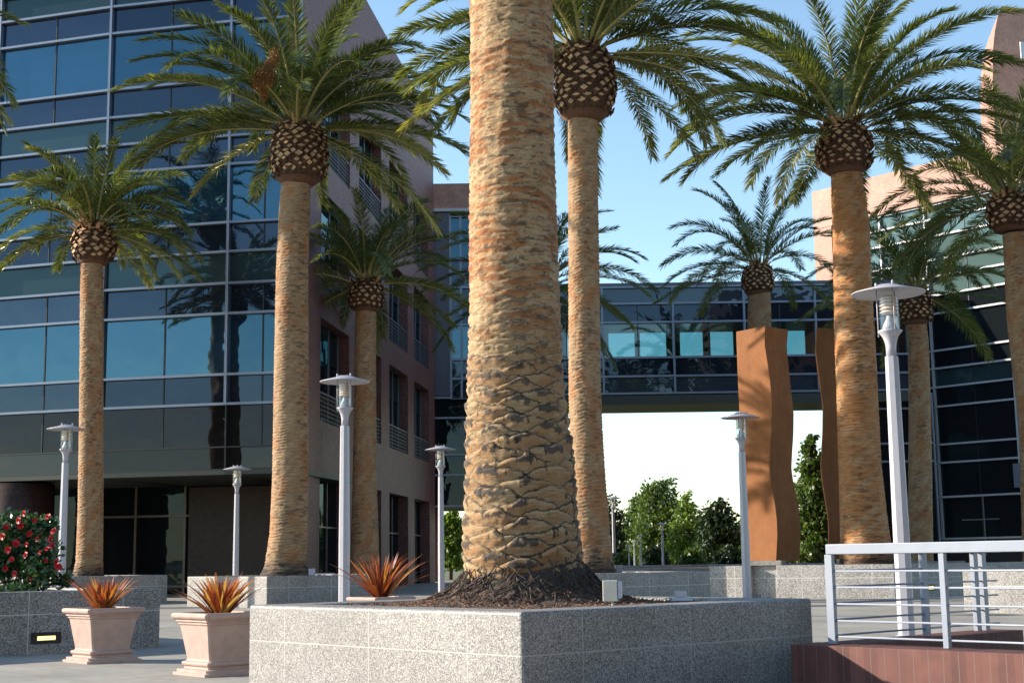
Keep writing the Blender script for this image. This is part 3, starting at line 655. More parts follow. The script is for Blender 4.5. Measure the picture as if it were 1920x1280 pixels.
def trunk_mesh(prof, base, root, near=False, seed=0, nt=72, dz=.045, ph=0.):
    """prof: [(z, X, Y, r)] rising"""
    pz = [p[0] for p in prof]; z = np.arange(pz[0], pz[-1]+dz, dz)
    X = np.interp(z, pz, [p[1] for p in prof]); Yc_ = np.interp(z, pz, [p[2] for p in prof]); r = np.interp(z, pz, [p[3] for p in prof])
    k = 5
    th = np.linspace(0, 2*np.pi, nt, endpoint=False); TH, Z = np.meshgrid(th, z); RR = np.repeat(r[:, None], nt, 1)
    n = 9 if near else 13
    H = z[-1]-z[0]; f = (Z-z[0])/H
    zz_ = Z-z[0]
    if near:   # wide leaf scars, tall and bulging low down, flat and worn further up
        tr = np.clip((zz_-1.7)/1.6, 0, 1); tr = tr*tr*(3-2*tr)
        zz1 = z-z[0]; t1_ = np.clip((zz1-1.4)/1.7, 0, 1); pit = .19*(1-t1_)+.088*t1_
        ph_ = np.repeat(np.cumsum(np.full(len(z), dz)/pit)[:, None], nt, 1); zr_ = tr; n = 5
    else: ph_ = zz_/.15; zr_ = np.ones_like(Z)*.9
    tx = TH/(2*np.pi)*n
    wob = fbm(np.cos(TH)*2.6+5, Z*3.1+np.sin(TH)*2.6, seed)-.5
    wob2 = fbm(np.cos(TH)*2.6+9+Z*1.5, np.sin(TH)*2.6+Z*2.2, seed+5)-.5
    wob3 = fbm(np.cos(TH)*7+2, np.sin(TH)*7+Z*11, seed+6)-.5
    a = tx+ph_+wob*.75+wob3*.06; b = tx-ph_+wob2*.75-wob3*.06
    fa = a-np.floor(a); fb = b-np.floor(b)
    d = np.minimum(np.minimum(fa, 1-fa), np.minimum(fb, 1-fb))
    up_ = (fa-fb+1)/2
    fine2 = fbm(TH*9+3, Z*22, seed+90, 4)
    cr_ = np.clip((d-.008-.03*np.clip(fine2-.4, 0, 1))/.042, 0, 1); fine = fbm(np.cos(TH)*5+Z*2, np.sin(TH)*5+Z*30, seed+9)
    fine2 = fbm(TH*9+3, Z*22, seed+90, 4)
    cell = (np.floor(a)*7.13+np.floor(b)*3.77); cn = np.sin(cell*12.9898)*43758.5453; cn = cn-np.floor(cn)
    if near:
        amp = .024*(1-zr_)+.008
        bulge = np.clip(d/.16, 0, 1)**.55*.8+.2*np.clip(d/.45, 0, 1)
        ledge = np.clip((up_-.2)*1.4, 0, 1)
        disp = amp*(bulge-.5)+amp*1.5*(ledge-.5)*bulge+(.014)*(fine-.5)+.012*(fine2-.5)+.012*(cn-.5)*bulge
    else:
        disp = .022*(fine-.5)+.024*(fine2-.5)+.006*np.sin(Z*2*np.pi/.085+16*fbm(np.cos(TH)*1.2+4, np.sin(TH)*1.2+Z*.9, seed+8))
    big = fbm(np.cos(TH)*1.5+3, np.sin(TH)*1.5+Z*.35, seed+20)-.5
    RR = RR+disp+big*.05*(1.0 if near else .7)
    Vt = np.stack([X[:, None]+RR*np.cos(TH+ph)-base.x, Yc_[:, None]+RR*np.sin(TH+ph)-base.y, Z-base.z], -1).reshape(-1, 3)
    nz = len(z); i = np.arange(nz-1)[:, None]*nt; j = np.arange(nt)[None]; j2 = (j+1) % nt
    Q = np.stack([i+j, i+j2, i+nt+j2, i+nt+j], -1).reshape(-1, 4)
    tan = np.array([.46, .305, .165]) if near else np.array([.345, .215, .12]); ora = np.array([.37, .135, .038])
    if seed == 37: tan = np.array([.44, .2, .075])
    dark = np.array([.028, .02, .016]); gry = np.array([.075, .062, .056]); pale = np.array([.54, .40, .24]) if near else np.array([.46, .31, .18])
    on = fbm(TH*1.9+4, Z*5.5, seed+40) if near else fbm(TH*1.4, Z*3.0, seed+40); pn = fbm(np.cos(TH)*3+11, np.sin(TH)*3+Z*6, seed+50)
    col = tan[None, None]*np.ones(TH.shape+(1,))
    k1 = np.clip((pn-.45)*4, 0, 1)[..., None]*.6; col = col*(1-k1)+pale*k1
    hi = np.clip(bulge*1.6-.5, 0, 1) if near else 1
    if near: on = on*.55+.45*np.where(cn > .52, .62, .38)
    k2 = (np.clip((on-(.47 if near else .5))*(12 if near else 5), 0, 1)*(.92 if near else .6)*hi*np.clip(.35+.65*zr_+.5*np.clip(1-zz_/.7, 0, 1), 0, 1))[..., None]; col = col*(1-k2)+ora*k2
    if near:
        sc = ((np.abs(up_-.7) < .17*(.6+fine)) & (np.abs((fa+fb)-1) < .1+.4*fine2) & (cn > .35) & (fine2 > .38))*(.9*(1-.7*zr_)); k3 = sc[..., None]; col = col*(1-k3)+gry*k3
        thin = np.clip((fine2-.47)*9, 0, 1)
        ck = np.clip((1-cr_)*2.0, 0, 1)*((1-zr_)*np.clip(.55+(fbm(np.cos(TH)*3+1, np.sin(TH)*3+Z*4, seed+33)-.35)*3, .4, 1)+zr_*(.15+.85*thin))
        ck = np.maximum(ck, np.clip((fbm(TH*16+2, Z*6, seed+34, 3)-.66)*14, 0, .9)*(1-zr_)*(up_ > .45))
        dash = np.clip((fbm(TH*3.0+7, Z*30, seed+77, 4)-.63)*14, 0, 1)*zr_*.85
        rw = Z/.055+.9*fbm(TH*1.6, Z*1.2, seed+61)*2+.5*fbm(TH*5, Z*5, seed+62); fr_ = np.abs(rw-np.round(rw))
        ring = np.clip(1-fr_/.13, 0, 1)*np.clip((fbm(TH*2.5+3, Z*9, seed+63)-.42)*6, 0, 1)*zr_*.75
        ck = np.maximum(np.maximum(ck*(1-.3*zr_), dash*.8), ring*.55)
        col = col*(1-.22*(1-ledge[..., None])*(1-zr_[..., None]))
    else:
        dash = np.clip((fbm(TH*3.5+7, Z*27, seed+77, 4)-.54)*9, 0, 1)*.6
        ck = dash*np.clip((fbm(TH*1.5, Z*.8, seed+31)-.3)*3, .35, 1)+np.clip(1.1-f/.045, 0, .85)*(.5+fine)
    k4 = np.clip(ck, 0, 1)[..., None]; col = col*(1-k4)+dark*k4
    return npmesh('trunk', Vt, Q, 'trunk_near' if near else 'trunk', root, col=col.reshape(-1, 3), smooth=True)

def crown_data(fronds, seed, lm=1.0, dens=64, wl=1.0):
    rg = np.random.default_rng(seed); VV = []; QQ = []; TT = []; tq = []; tt = []; nb = 0; RV = []; RQ = []; rb = 0
    for (az, el, L, dr, tw) in fronds:
        ns = 30; s = np.linspace(0, 1, ns); e = R(el)-R(dr)*s**1.35
        a = R(az)+R(tw)*s*.5
        dx = np.cos(e)*np.cos(a); dy = np.cos(e)*np.sin(a); dzv = np.sin(e)
        pts = np.zeros((ns, 3)); st = L/(ns-1)
        T = np.stack([dx, dy, dzv], -1); pts[1:] = np.cumsum(T[:-1]*st, 0)
        pts += np.array([math.cos(R(az))*.32, math.sin(R(az))*.32, -.15 if el < 20 else 0.05])*1
        side = np.stack([-np.sin(a), np.cos(a), np.zeros(ns)], -1); upv = np.cross(T, side)*-1
        upv = np.cross(side, T); upv *= np.sign(upv[:, 2:3]+1e-6) if el < 85 else 1
        roll = R(rg.uniform(-25, 25))
        side, upv = side*math.cos(roll)+upv*math.sin(roll), upv*math.cos(roll)-side*math.sin(roll)
        # rachis (three sided, broad at the base)
        rr = (.034*(1-s)**1.2+.006)
        ring = np.stack([pts+side*rr[:, None]*1.3, pts-side*rr[:, None]*1.3, pts-upv*rr[:, None]*.7], 1).reshape(-1, 3)
        RV.append(ring); i = np.arange(ns-1)[:, None]*3; j = np.array([0, 1, 2])[None]; j2 = (j+1) % 3
        RQ.append((np.stack([i+j, i+j2, i+3+j2, i+3+j], -1).reshape(-1, 4))+rb); rb += ns*3
        m_ = int(2.3*dens*(L/4.6)); sl = np.linspace(.10, .995, m_); tintb = rg.uniform(.2, .68)+(.12 if el < 0 else 0)+(.3 if (el < 5 and rg.random() < .12) else 0)
        old = max(0, (10-el)/60)
        for sd_ in (-1, 1):
            ss_ = np.clip(sl+rg.uniform(-.006, .006, m_), 0, 1)
            p = np.stack([np.interp(ss_, s, pts[:, q]) for q in range(3)], -1)
            t_ = np.stack([np.interp(ss_, s, T[:, q]) for q in range(3)], -1)
            sv = np.stack([np.interp(ss_, s, side[:, q]) for q in range(3)], -1)*sd_
            uv_ = np.stack([np.interp(ss_, s, upv[:, q]) for q in range(3)], -1)
            ll = lm*.60*np.clip(np.sin(np.pi*np.clip(.1+.8*ss_, 0, 1)), 0, 1)**.55*np.clip((ss_-.03)/.16, .2, 1)*rg.uniform(.85, 1.1, m_)
            fa_ = np.radians(59-29*ss_+rg.uniform(-9, 9, m_)); vu = np.radians(28-20*old+rg.uniform(-24, 16, m_))
            dvec = t_*np.cos(fa_)[:, None]+(sv*np.cos(vu)[:, None]+uv_*np.sin(vu)[:, None])*np.sin(fa_)[:, None]
            dvec += rg.normal(0, .05, dvec.shape)
            w_ = wl*.0150*rg.uniform(.8, 1.2, m_)
            wv = t_-dvec*np.sum(t_*dvec, 1)[:, None]; wv /= np.linalg.norm(wv, axis=1)[:, None]+1e-6
            nv = np.cross(dvec, wv); ra = rg.uniform(-.5, .5, m_)[:, None]; wv = wv*np.cos(ra)+nv*np.sin(ra)
            g = np.array([0, 0, -1.0]); mid = p+dvec*(ll*.5)[:, None]+g*(ll*.03)[:, None]; tip = p+dvec*(ll)[:, None]+g*(ll*(.13+.2*old))[:, None]
            W = wv*w_[:, None]
            V5 = np.stack([p-W*.6, p+W*.6, mid+W, mid-W, tip], 1).reshape(-1, 3); k = nb+np.arange(m_)*5
            VV.append(V5); QQ.append(np.stack([k, k+1, k+2, k+3], -1)); TT.append(np.stack([k+3, k+2, k+4], -1)); nb += m_*5
            tv = np.clip(tintb+rg.normal(0, .12, m_)+.12*(ss_ > .9), 0, .86); tv[rg.random(m_) < .01+.06*old] = .97; tq.append(tv); tt.append(np.clip(tv+.06, 0, 1))
    V = np.concatenate(VV); Q = np.concatenate(QQ); T_ = np.concatenate(TT); RVc = np.concatenate(RV); RQc = np.concatenate(RQ)+len(V)
    Vall = np.concatenate([V, RVc]); Qall = np.concatenate([Q, RQc])
    tint = np.concatenate([np.concatenate(tq), np.full(len(RQc), .5), np.concatenate(tt)])
    midx = np.concatenate([np.zeros(len(Q)), np.ones(len(RQc)), np.zeros(len(T_))])
    return Vall, Qall, T_, tint, midx
def fronds_random(seed, n=56, L=4.6, low=-35, spread=1.0):
    n = int(n*.86)
    rg = np.random.default_rng(seed); out = []
    for i in range(n):
        f = (i+.5)/n; el = 86-(86-low)*f**1.0+rg.uniform(-6, 6); az = i*137.5+rg.uniform(-12, 12)
        ln = L*(.92+.08*min(1, f*2.2))*rg.uniform(.86, 1.08)
        dr = (36+44*math.sin(math.pi*min(1, .08+f*.95)))*spread*rg.uniform(.75, 1.25) if el > 0 else 38*rg.uniform(.7, 1.3)
        if el < 18 and math.sin(R(az)) < -.35: continue
        out.append((az, el, ln, dr, rg.uniform(-25, 25)))
    return out
def leaf_bases(root, c, r, h, seed, trunk_r):
    """c: centre of the bulb base (local); stubs in spiral rows on a dark bulb"""
    m = MB(); prof = [(trunk_r*1.0, -.05), (r*.86, .08*h), (r*.98, .25*h), (r, .5*h), (r*.93, .78*h), (r*.7, 1.0*h), (r*.4, 1.12*h)]
    m.lathe([(a, c.z+b) for a, b in prof[:2]], 28, (c.x, c.y), 2); m.lathe([(a*.985, c.z+b) for a, b in prof[1:]], 28, (c.x, c.y), 0)
    rg = random.Random(seed); rows_ = max(7, int(h/.135)); n = max(14, int(2*math.pi*r/.28))
    for i in range(rows_):
        f = .14+.84*i/(rows_-1); zz_ = f*h
        rad = float(np.interp(zz_, [b for a, b in prof], [a for a, b in prof]))
        sl = (float(np.interp(zz_+.05, [b for a, b in prof], [a for a, b in prof]))-rad)/.05
        for k in range(n):
            th = 2*math.pi*(k+.5*(i % 2))/n+rg.uniform(-.09, .09)
            rd_ = Vector((math.cos(th), math.sin(th), 0)); tn_ = Vector((-math.sin(th), math.cos(th), 0))
            upd = (Vector((0,0,1))+rd_*(sl+.0)).normalized(); w_ = .108*rg.uniform(.6, 1.15); hh = .07*rg.uniform(.6, 1.25)
            p = c+rd_*rad+Vector((0,0,zz_+rg.uniform(-.035, .035)))
            out = p+rd_*(.085*rg.uniform(.3, 1.5))+Vector((0,0,.045))
            a_ = [out-tn_*w_, out-upd*hh*.9+rd_*.01, out+tn_*w_, out+upd*hh-rd_*.015]
            b_ = [p-tn_*w_*.8-Vector((0,0,.04)), p-upd*hh*1.3-Vector((0,0,.04)), p+tn_*w_*.8-Vector((0,0,.04)), p+upd*hh*.6-Vector((0,0,.03))]
            m.add(a_+b_, [(0,1,2,3)], 1); m.add(a_+b_, [(0,4,5,1),(1,5,6,2),(2,6,7,3),(3,7,4,0)], 0)
    for k in range(46):        # cut stalks standing at the top of the bulb
        th = rg.uniform(0, 2*math.pi); q = rg.uniform(.35, .9); rd_ = Vector((math.cos(th), math.sin(th), 0)); tn_ = Vector((-math.sin(th), math.cos(th), 0))
        p = c+rd_*(r*q)+Vector((0, 0, h*(1.14-.3*q))); d_ = (rd_*(.5+q*.8)+Vector((0, 0, rg.uniform(.5, 1.3)))).normalized(); L_ = rg.uniform(.12, .42); w_ = rg.uniform(.03, .06)
        e_ = p+d_*L_; nn = d_.cross(tn_)
        m.add([p-tn_*w_*1.4, p+nn*w_*.5, p+tn_*w_*1.4, p-nn*w_*.5, e_-tn_*w_, e_+nn*w_*.35, e_+tn_*w_, e_-nn*w_*.35], [(0,4,5,1),(1,5,6,2),(2,6,7,3),(3,7,4,0),(4,7,6,5)], 1 if rg.random() < .5 else 0)
    return m.build('leaf_bases', ['boot_dark', 'boot', 'boot_ring'], root)
def palm(prof_px, Y, label, bulb=None, fr=None, seed=1, near=False, base_z=None, group='tall canary palms on the plaza', lm=1.0, dens=64, name='palm_tree', bulb_top=None, crown_px=None):
    """prof_px: [(y, xc, half width)] bottom to top in photo pixels; bulb: (y_bottom, y_top, xc, half width)"""
    pr_ = []
    for (y, xc, hw) in prof_px:
        p = P(xc, y, Y); pr_.append((p.z, p.x, p.y, hw*Y/F*1.01))
    if base_z is not None:
        p = pr_[0]; pr_.insert(0, (base_z, p[1], p[2], p[3]*1.1)) if base_z < p[0]-.02 else None
    base = Vector((pr_[0][1], pr_[0][2], pr_[0][0]))
    root = empty(name, base, label, 'palm tree', group)
    trunk_mesh(pr_, base, root, near=near, seed=seed, nt=260 if near else 90, dz=.0125 if near else (.018 if Y < 45 else .03), ph=math.pi/2)
    if bulb:
        yb_, yt_, xc, hw = bulb; pb = P(xc, yb_, Y); pt = P(xc, yt_, Y); r = hw*Y/F; h = (pt.z-pb.z)
        leaf_bases(root, Vector((pb.x-base.x, pb.y-base.y, pb.z-base.z)), r, h, seed, pr_[-1][3])
        if crown_px: ct = P(crown_px[0], crown_px[1], Y)
        else: ct = pt
        V, Q, T_, tint, midx = crown_data(fr or fronds_random(seed), seed, lm=lm, dens=dens)
        V = V+np.array([ct.x-base.x, ct.y-base.y, ct.z-base.z+.05])
        npmesh('crown', V, Q, ['palm_leaf', 'rachis'], root, tint=tint, midx=midx, T=T_)
    return root

# nearest trunk: its crown is above the frame
front = palm([(1065, 983, 108), (1040, 981, 108), (1000, 979, 106), (950, 978, 103), (900, 977, 101), (850, 975, 98), (790, 971, 94), (740, 968, 90), (700, 966, 87), (640, 966, 86), (560, 965, 84), (480, 963, 82.5), (400, 961, 81), (300, 960, 80.5), (200, 961, 80), (100, 961, 80), (0, 959, 79), (-200, 957, 78), (-480, 955, 76)], 13.2,
     'very thick palm trunk with pale diamond scars filling the middle, its crown out of view', near=True, seed=4,
     bulb=(-480, -760, 955, 130), fr=fronds_random(70, n=60, L=4.2, low=-15), base_z=TF-.08)
# root mound with bark chips
fb = front.location
m = MB(fb); rg = np.random.default_rng(8)
na, nr = 90, 16
rad_ = [.49, .52, .55, .58, .62, .66, .70, .75, .80, .86, .92, .98, 1.04, 1.10, 1.16, 1.22]; cz = P(983, 1052, 13.2).z+.02
vs = []
for i in range(nr):
    t_ = i/(nr-1)
    for k in range(na):
        th = 2*math.pi*k/na
        nn = float(fbm(np.array(math.cos(th)*3+t_*4), np.array(math.sin(th)*3+t_*7), 3)); n2 = float(fbm(np.array(math.cos(th)*14+t_*9), np.array(math.sin(th)*14+t_*13), 7))
        r = rad_[i]*(1+.16*(nn-.5)*t_*2); z = (TF-.055)+(cz-TF+.055)*(1-t_)**2.1+(nn-.5)*.09*(1-abs(2*t_-1))+(n2-.5)*.07*(1-t_*.6)
        vs.append((fb.x+.02+r*math.cos(th), fb.y+r*math.sin(th), z))
m.add(vs, [(i*na+k, (i+1)*na+k, (i+1)*na+(k+1) % na, i*na+(k+1) % na) for i in range(nr-1) for k in range(na)], 0, True)
rm = m.build('root_mound', 'roots', front)
# fibrous roots over the mound and bark chips at its foot
m = MB(fb); R_ = random.Random(12)
for k in range(420):
    th = R_.uniform(0, 2*math.pi); t0 = R_.uniform(0, .5); pts_ = []
    th2 = th+R_.uniform(-.3, .3); ln = R_.uniform(.08, .3)
    for q in range(4):
        t_ = min(.8, t0+ln*q/3); i = t_*(nr-1); r = np.interp(i, range(nr), rad_)*1.0+.02
        z = (TF-.055)+(cz-TF+.055)*(1-t_)**2.1+.03+R_.uniform(-.015, .02); a_ = th+(th2-th)*q/3
        pts_.append((fb.x+.02+r*math.cos(a_), fb.y+r*math.sin(a_), z))
    m.tube(pts_, R_.uniform(.003, .007), 4)
m.build('root_fibres', 'roots', front)
m = MB(); R_ = random.Random(2)
for k in range(5200):
    th = R_.uniform(0, 2*math.pi); r = R_.uniform(.72, 1.38)+R_.random()**2*.35
    x = fb.x+r*math.cos(th); y = fb.y+r*math.sin(th)
    q = Vector((x-CF.x, y-CF.y, 0)); lu_, lv_ = q.dot(u), q.dot(v)
    if not (.43 < lu_ < 3.07 and .43 < lv_ < 3.31): continue
    t_ = float(np.interp(r, rad_, np.linspace(0, 1, nr))); z = (TF-.045)+(cz-TF+.055)*(1-t_)**2.1+R_.uniform(.005, .035)
    a_ = R_.uniform(0, 6.28); l_ = R_.uniform(.012, .038); w_ = R_.uniform(.004, .011); d_ = Vector((math.cos(a_), math.sin(a_), R_.uniform(-.5, .6))); e_ = Vector((-math.sin(a_), math.cos(a_), R_.uniform(-.4, .4)))
    m.obox(Vector((x, y, z)), d_*l_, e_*w_, Vector((0, 0, .005)))
tag(m.build('mulch', 'chips'), 'scattered bark chips around the nearest palm', 'mulch', kind='stuff')

def fr(*extra, seed=1, n=50, L=4.8, low=-30, spread=1): return fronds_random(seed, n, L, low, spread)+list(extra)
palm([(1070, 536, 44), (1060, 535, 38), (1000, 541, 35), (900, 544, 33), (800, 545, 32.5), (660, 546, 32), (500, 548, 30.5), (400, 552, 29.5), (340, 556, 28), (330, 557, 27)], 38.8,
     'tall palm left of centre with hanging orange fruit, in front of the glass corner', bulb=(345, 240, 560, 51), seed=11, base_z=.74,
     fr=fr((183, 62, 5.2, 78, 5), (176, 38, 5.0, 50, 0), (186, 52, 5.0, 72, -5), (180, 18, 4.8, 40, 0), (178, 8, 5.1, 52, 0), (3, 30, 5.0, 75, 0), (-4, 48, 4.8, 100, 0), (2, 12, 5.3, 62, 0), (-8, 2, 4.3, 55, 0), seed=11, n=60, L=4.7, low=-6), dens=78)
palm([(1062, 1112, 40), (1050, 1110, 38), (1000, 1107, 36), (900, 1103, 32), (800, 1099, 30.5), (700, 1096, 30), (560, 1095, 29), (400, 1094, 28.5), (250, 1093, 28.5), (225, 1093, 28)], 33.1,
     'tall palm just right of the nearest trunk, crown cut by the top edge', bulb=(225, 98, 1097, 56), seed=23, base_z=.74,
     fr=fr((2, 22, 4.6, 55, 0), (-5, 30, 4.6, 60, 0), (5, 5, 4.2, 45, 0), (0, -5, 3.6, 40, 0), (12, 12, 4.2, 52, 0), (182, 25, 4.4, 50, 0), (178, 8, 4.2, 45, 0), (186, -4, 3.9, 45, 0), seed=23, n=64, L=4.6, low=-18), dens=80)
palm([(1056, 1626, 50), (1040, 1625, 49), (1010, 1622, 45), (960, 1618, 42), (880, 1613, 39), (760, 1608, 37.5), (640, 1603, 36.5), (520, 1598, 35), (430, 1596, 34.5), (370, 1590, 32), (330, 1587, 29), (318, 1586, 27)], 39.5,
     'tall sunlit palm at the right with dappled shade on its trunk', bulb=(326, 238, 1585, 49), seed=37, base_z=.8,
     fr=fr((180, 70, 5.6, 92, 0), (182, 50, 5.2, 72, 3), (178, 34, 4.9, 66, 0), (182, 22, 4.9, 70, 0), (176, 8, 4.8, 62, 0), (200, -8, 3.6, 62, 0), (215, -20, 3.6, 60, 0), (3, 55, 5.6, 82, 0), (-2, 44, 5.4, 62, 0), (4, 25, 4.9, 50, 0), (-10, 12, 5.0, 66, 0), (0, 0, 4.4, 60, 0), (-25, -18, 4.2, 50, 0), seed=37, n=50, L=5.3, low=-6), dens=84, lm=1.05)
palm([(1072, 166, 27), (1050, 168, 24), (950, 170, 22.5), (800, 171, 21.5), (650, 172, 21.5), (550, 172, 21), (495, 173, 21)], 43,
     'smaller palm at the far left in front of the glass facade', bulb=(494, 430, 175, 37), seed=41, base_z=.74, fr=fronds_random(41, 66, 3.3, -10, 1.1), lm=.85, dens=72)
palm([(1062, 684, 27), (900, 684, 22), (700, 685, 20), (585, 686, 19.5)], 51,
     'shaded palm in front of the pink granite side of the left building', bulb=(583, 530, 686, 31), seed=53, base_z=0, fr=fronds_random(53, 52, 3.9, -20), lm=1.0)
palm([(1062, 1010, 24), (800, 1010, 20), (610, 1010, 19)], 58,
     'shaded palm mostly hidden behind the nearest trunk, fronds showing on both sides', bulb=(600, 535, 1010, 33), seed=59, base_z=0, fr=fronds_random(59, 50, 4.7, -30), lm=1.0)
palm([(1060, 1424, 27), (800, 1424, 22), (600, 1424, 22), (552, 1424, 21)], 62,
     'dark palm rising behind the rusty sculpture in front of the skybridge', bulb=(552, 500, 1422, 28), seed=61, base_z=0, fr=fronds_random(61, 40, 4.5, -12), lm=1.05)
palm([(1060, 1726, 23), (800, 1725, 20), (640, 1722, 19), (608, 1718, 19)], 56,
     'shaded palm behind the nearest lamp, in front of the dark right building', bulb=(608, 548, 1717, 31), seed=67, base_z=0, fr=fronds_random(67, 50, 4.7, -18), lm=1.0)
palm([(1060, 1950, 30), (800, 1940, 28), (600, 1916, 27), (440, 1908, 27)], 45,
     'palm cut by the right edge of the photo', bulb=(432, 370, 1895, 40), seed=71, base_z=0, fr=fronds_random(71, 56, 4.7, -22), lm=1.0)
palm([(1062, -215, 26), (500, -215, 24), (160, -215, 24)], 39,
     'palm standing beyond the left edge with only frond tips in view', bulb=(150, 70, -215, 44), seed=73, base_z=0, fr=fronds_random(73, 50, 4.0, -25), lm=1.0)
# hanging date clusters on the fruiting palm
def dates(px, py, Y, sx, sz, n, seed):
    rg = np.random.default_rng(seed); c = P(px, py, Y); root = [o for o in bpy.data.objects if o.get('label', '').startswith('tall palm left of centre')][0]
    b = root.location; V = []; Q = []
    for i in range(n):
        p = rg.normal(0, 1, 3); p /= np.linalg.norm(p); p *= rg.random()**.4; p = p*np.array([sx, sx, sz])+np.array([c.x-b.x, c.y-b.y, c.z-b.z])
        r = rg.uniform(.010, .019); k = len(V); a = rg.normal(0, 1, 3); a /= np.linalg.norm(a); e = np.cross(a, rg.normal(0, 1, 3)); e /= np.linalg.norm(e); f = np.cross(a, e)
        V += [p-e*r, p+f*r, p+e*r, p-f*r]; Q.append((k, k+1, k+2, k+3))
    npmesh('fruit_cluster', np.array(V), np.array(Q), 'date', root, tint=rg.random(len(Q)))
dates(486, 150, 36.2, .2, .36, 2300, 1); dates(503, 138, 36.4, .2, .42, 2300, 3); dates(515, 108, 36.3, .16, .3, 1300, 2); dates(495, 178, 36.3, .12, .22, 900, 4)

# ---------------------------------------------------------------- broadleaf trees, bushes
def leaf_cloud(blobs, n, size, seed, hollow=.35):
    rg = np.random.default_rng(seed); B_ = np.array([b[:6] for b in blobs], float); wgt = (B_[:, 3]*B_[:, 4]*B_[:, 5])**.75; wgt /= wgt.sum()
    idx = rg.choice(len(B_), n, p=wgt); d = rg.normal(0, 1, (n, 3)); d /= np.linalg.norm(d, axis=1)[:, None]
    rad = (hollow+(1-hollow)*rg.random(n)**.6)[:, None]
    ncl = max(30, n//28); cl_i = rg.integers(0, ncl, n); cdir = rg.normal(0, 1, (ncl, 3)); cdir /= np.linalg.norm(cdir, axis=1)[:, None]
    d = d*.42+cdir[cl_i]*.8; rc = (.45+.6*rg.random(ncl))[cl_i][:, None]; d = d*rc
    p = B_[idx, :3]+d*B_[idx, 3:6]
    a = rg.normal(0, 1, (n, 3)); a /= np.linalg.norm(a, axis=1)[:, None]; e = np.cross(a, rg.normal(0, 1, (n, 3))); e /= np.linalg.norm(e, axis=1)[:, None]
    s = size*rg.uniform(.6, 1.3, n)[:, None]
    V = np.stack([p-a*s, p+e*s*.55, p+a*s, p-e*s*.55], 1).reshape(-1, 3); k = np.arange(n)*4
    tint = np.clip(rg.random(ncl)[cl_i]*.6+rg.random(n)*.4, 0, 1)
    return V, np.stack([k, k+1, k+2, k+3], -1), tint
def tree(px, Y, ytop, wpx, label, matn, seed, base_py=1062, n=5000, shape='round', size=.16, group='trees beyond the plaza', cat='tree', name='broadleaf_tree', skirt=.12):
    b = P(px, base_py, Y); b.z = 0; zt_ = P(px, ytop, Y).z; w_ = wpx*Y/F/2
    o = empty(name, b, label, cat, group); rg = random.Random(seed)
    H = zt_; z0 = H*skirt; m = MB(); nb = 14; blobs = []
    m.tube([(0,0,-.1), (.05*w_, 0, H*.35), (-.04*w_, .05, H*.62), (.02, 0, H*.86)], [H*.03, H*.022, H*.013, H*.004], 8)
    for i in range(nb):
        f = (i+.5)/nb; zc_ = z0+(H-z0)*(.12+.83*f)
        if shape == 'round': rr = w_*math.sin(math.pi*min(.97, .22+.72*f))**.6*.72
        elif shape == 'cone': rr = w_*(1.02-f)**.75*.8
        else: rr = w_*.6
        an = i*2.4+rg.random(); x = math.cos(an)*rr*.62; y = math.sin(an)*rr*.62
        s_ = rr*rg.uniform(.45, .75)+.12*w_; blobs.append((x, y, zc_-s_*.2, s_, s_, min(s_*1.0, (H-z0)*.2)))
        m.tube([(0, 0, zc_*.6), (x*.5, y*.5, zc_*.85), (x, y, zc_)], [H*.011, H*.008, H*.003], 5)
    m.build('trunk', 'bark', o)
    V, Q, tn_ = leaf_cloud(blobs, n, size, seed); V[:, 2] = np.maximum(V[:, 2], .05); npmesh('crown', V, Q, matn, o, tint=tn_); return o
tree(1240, 112, 893, 135, 'tall round green tree beyond the plaza, highest of the far trees', 'leaf', 1, n=9000)
tree(1203, 118, 925, 85, 'green tree standing against the left of the tallest far tree', 'leaf', 2, n=5000)
tree(1292, 105, 912, 105, 'pale yellow green tree with thin upright top', 'leaf_bright', 3, n=4200, shape='cone', size=.14)
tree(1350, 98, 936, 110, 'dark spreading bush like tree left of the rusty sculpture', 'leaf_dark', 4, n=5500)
tree(1385, 115, 975, 75, 'small light green tree beside the lamp post', 'leaf_bright', 5, n=2600)
tree(1532, 88, 800, 130, 'tall dark green tree between the two rusty columns', 'leaf', 6, n=11000, shape='cone', size=.16)
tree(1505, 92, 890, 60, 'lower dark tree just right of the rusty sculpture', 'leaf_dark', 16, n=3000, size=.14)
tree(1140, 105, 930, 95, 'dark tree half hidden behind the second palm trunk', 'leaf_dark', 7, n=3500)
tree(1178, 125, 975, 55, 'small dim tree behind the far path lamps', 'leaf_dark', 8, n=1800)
tree(845, 92, 955, 70, 'bright green tree seen under the glass annex', 'leaf_bright', 9, n=4000, size=.17)
for i, (px_, w_, yt_, lb) in enumerate(((1165, 60, 1035, 'leftmost clipped shrub at the foot of the far trees'), (1230, 70, 1020, 'shrub under the tallest far tree'), (1300, 70, 1025, 'shrub under the pale yellow green tree'), (1365, 70, 1020, 'shrub under the dark spreading tree'), (1510, 80, 1015, 'shrub under the tree between the rusty columns'))):
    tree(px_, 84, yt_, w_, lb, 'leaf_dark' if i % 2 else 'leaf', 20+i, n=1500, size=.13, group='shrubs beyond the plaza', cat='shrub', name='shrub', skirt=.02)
hd_ = MB(); rg = np.random.default_rng(77)
bl = [(x, 190+rg.uniform(-12, 12), 1.6, 7, 6, rg.uniform(1.8, 4.2)) for x in np.arange(-160, 200, 6)]
V, Q, tn_ = leaf_cloud(bl, 26000, .5, 5); V[:, 2] = np.abs(V[:, 2])
tag(npmesh('far_woodland', V, Q, 'leaf', tint=tn_), 'distant belt of trees along the horizon', 'woodland', kind='stuff')

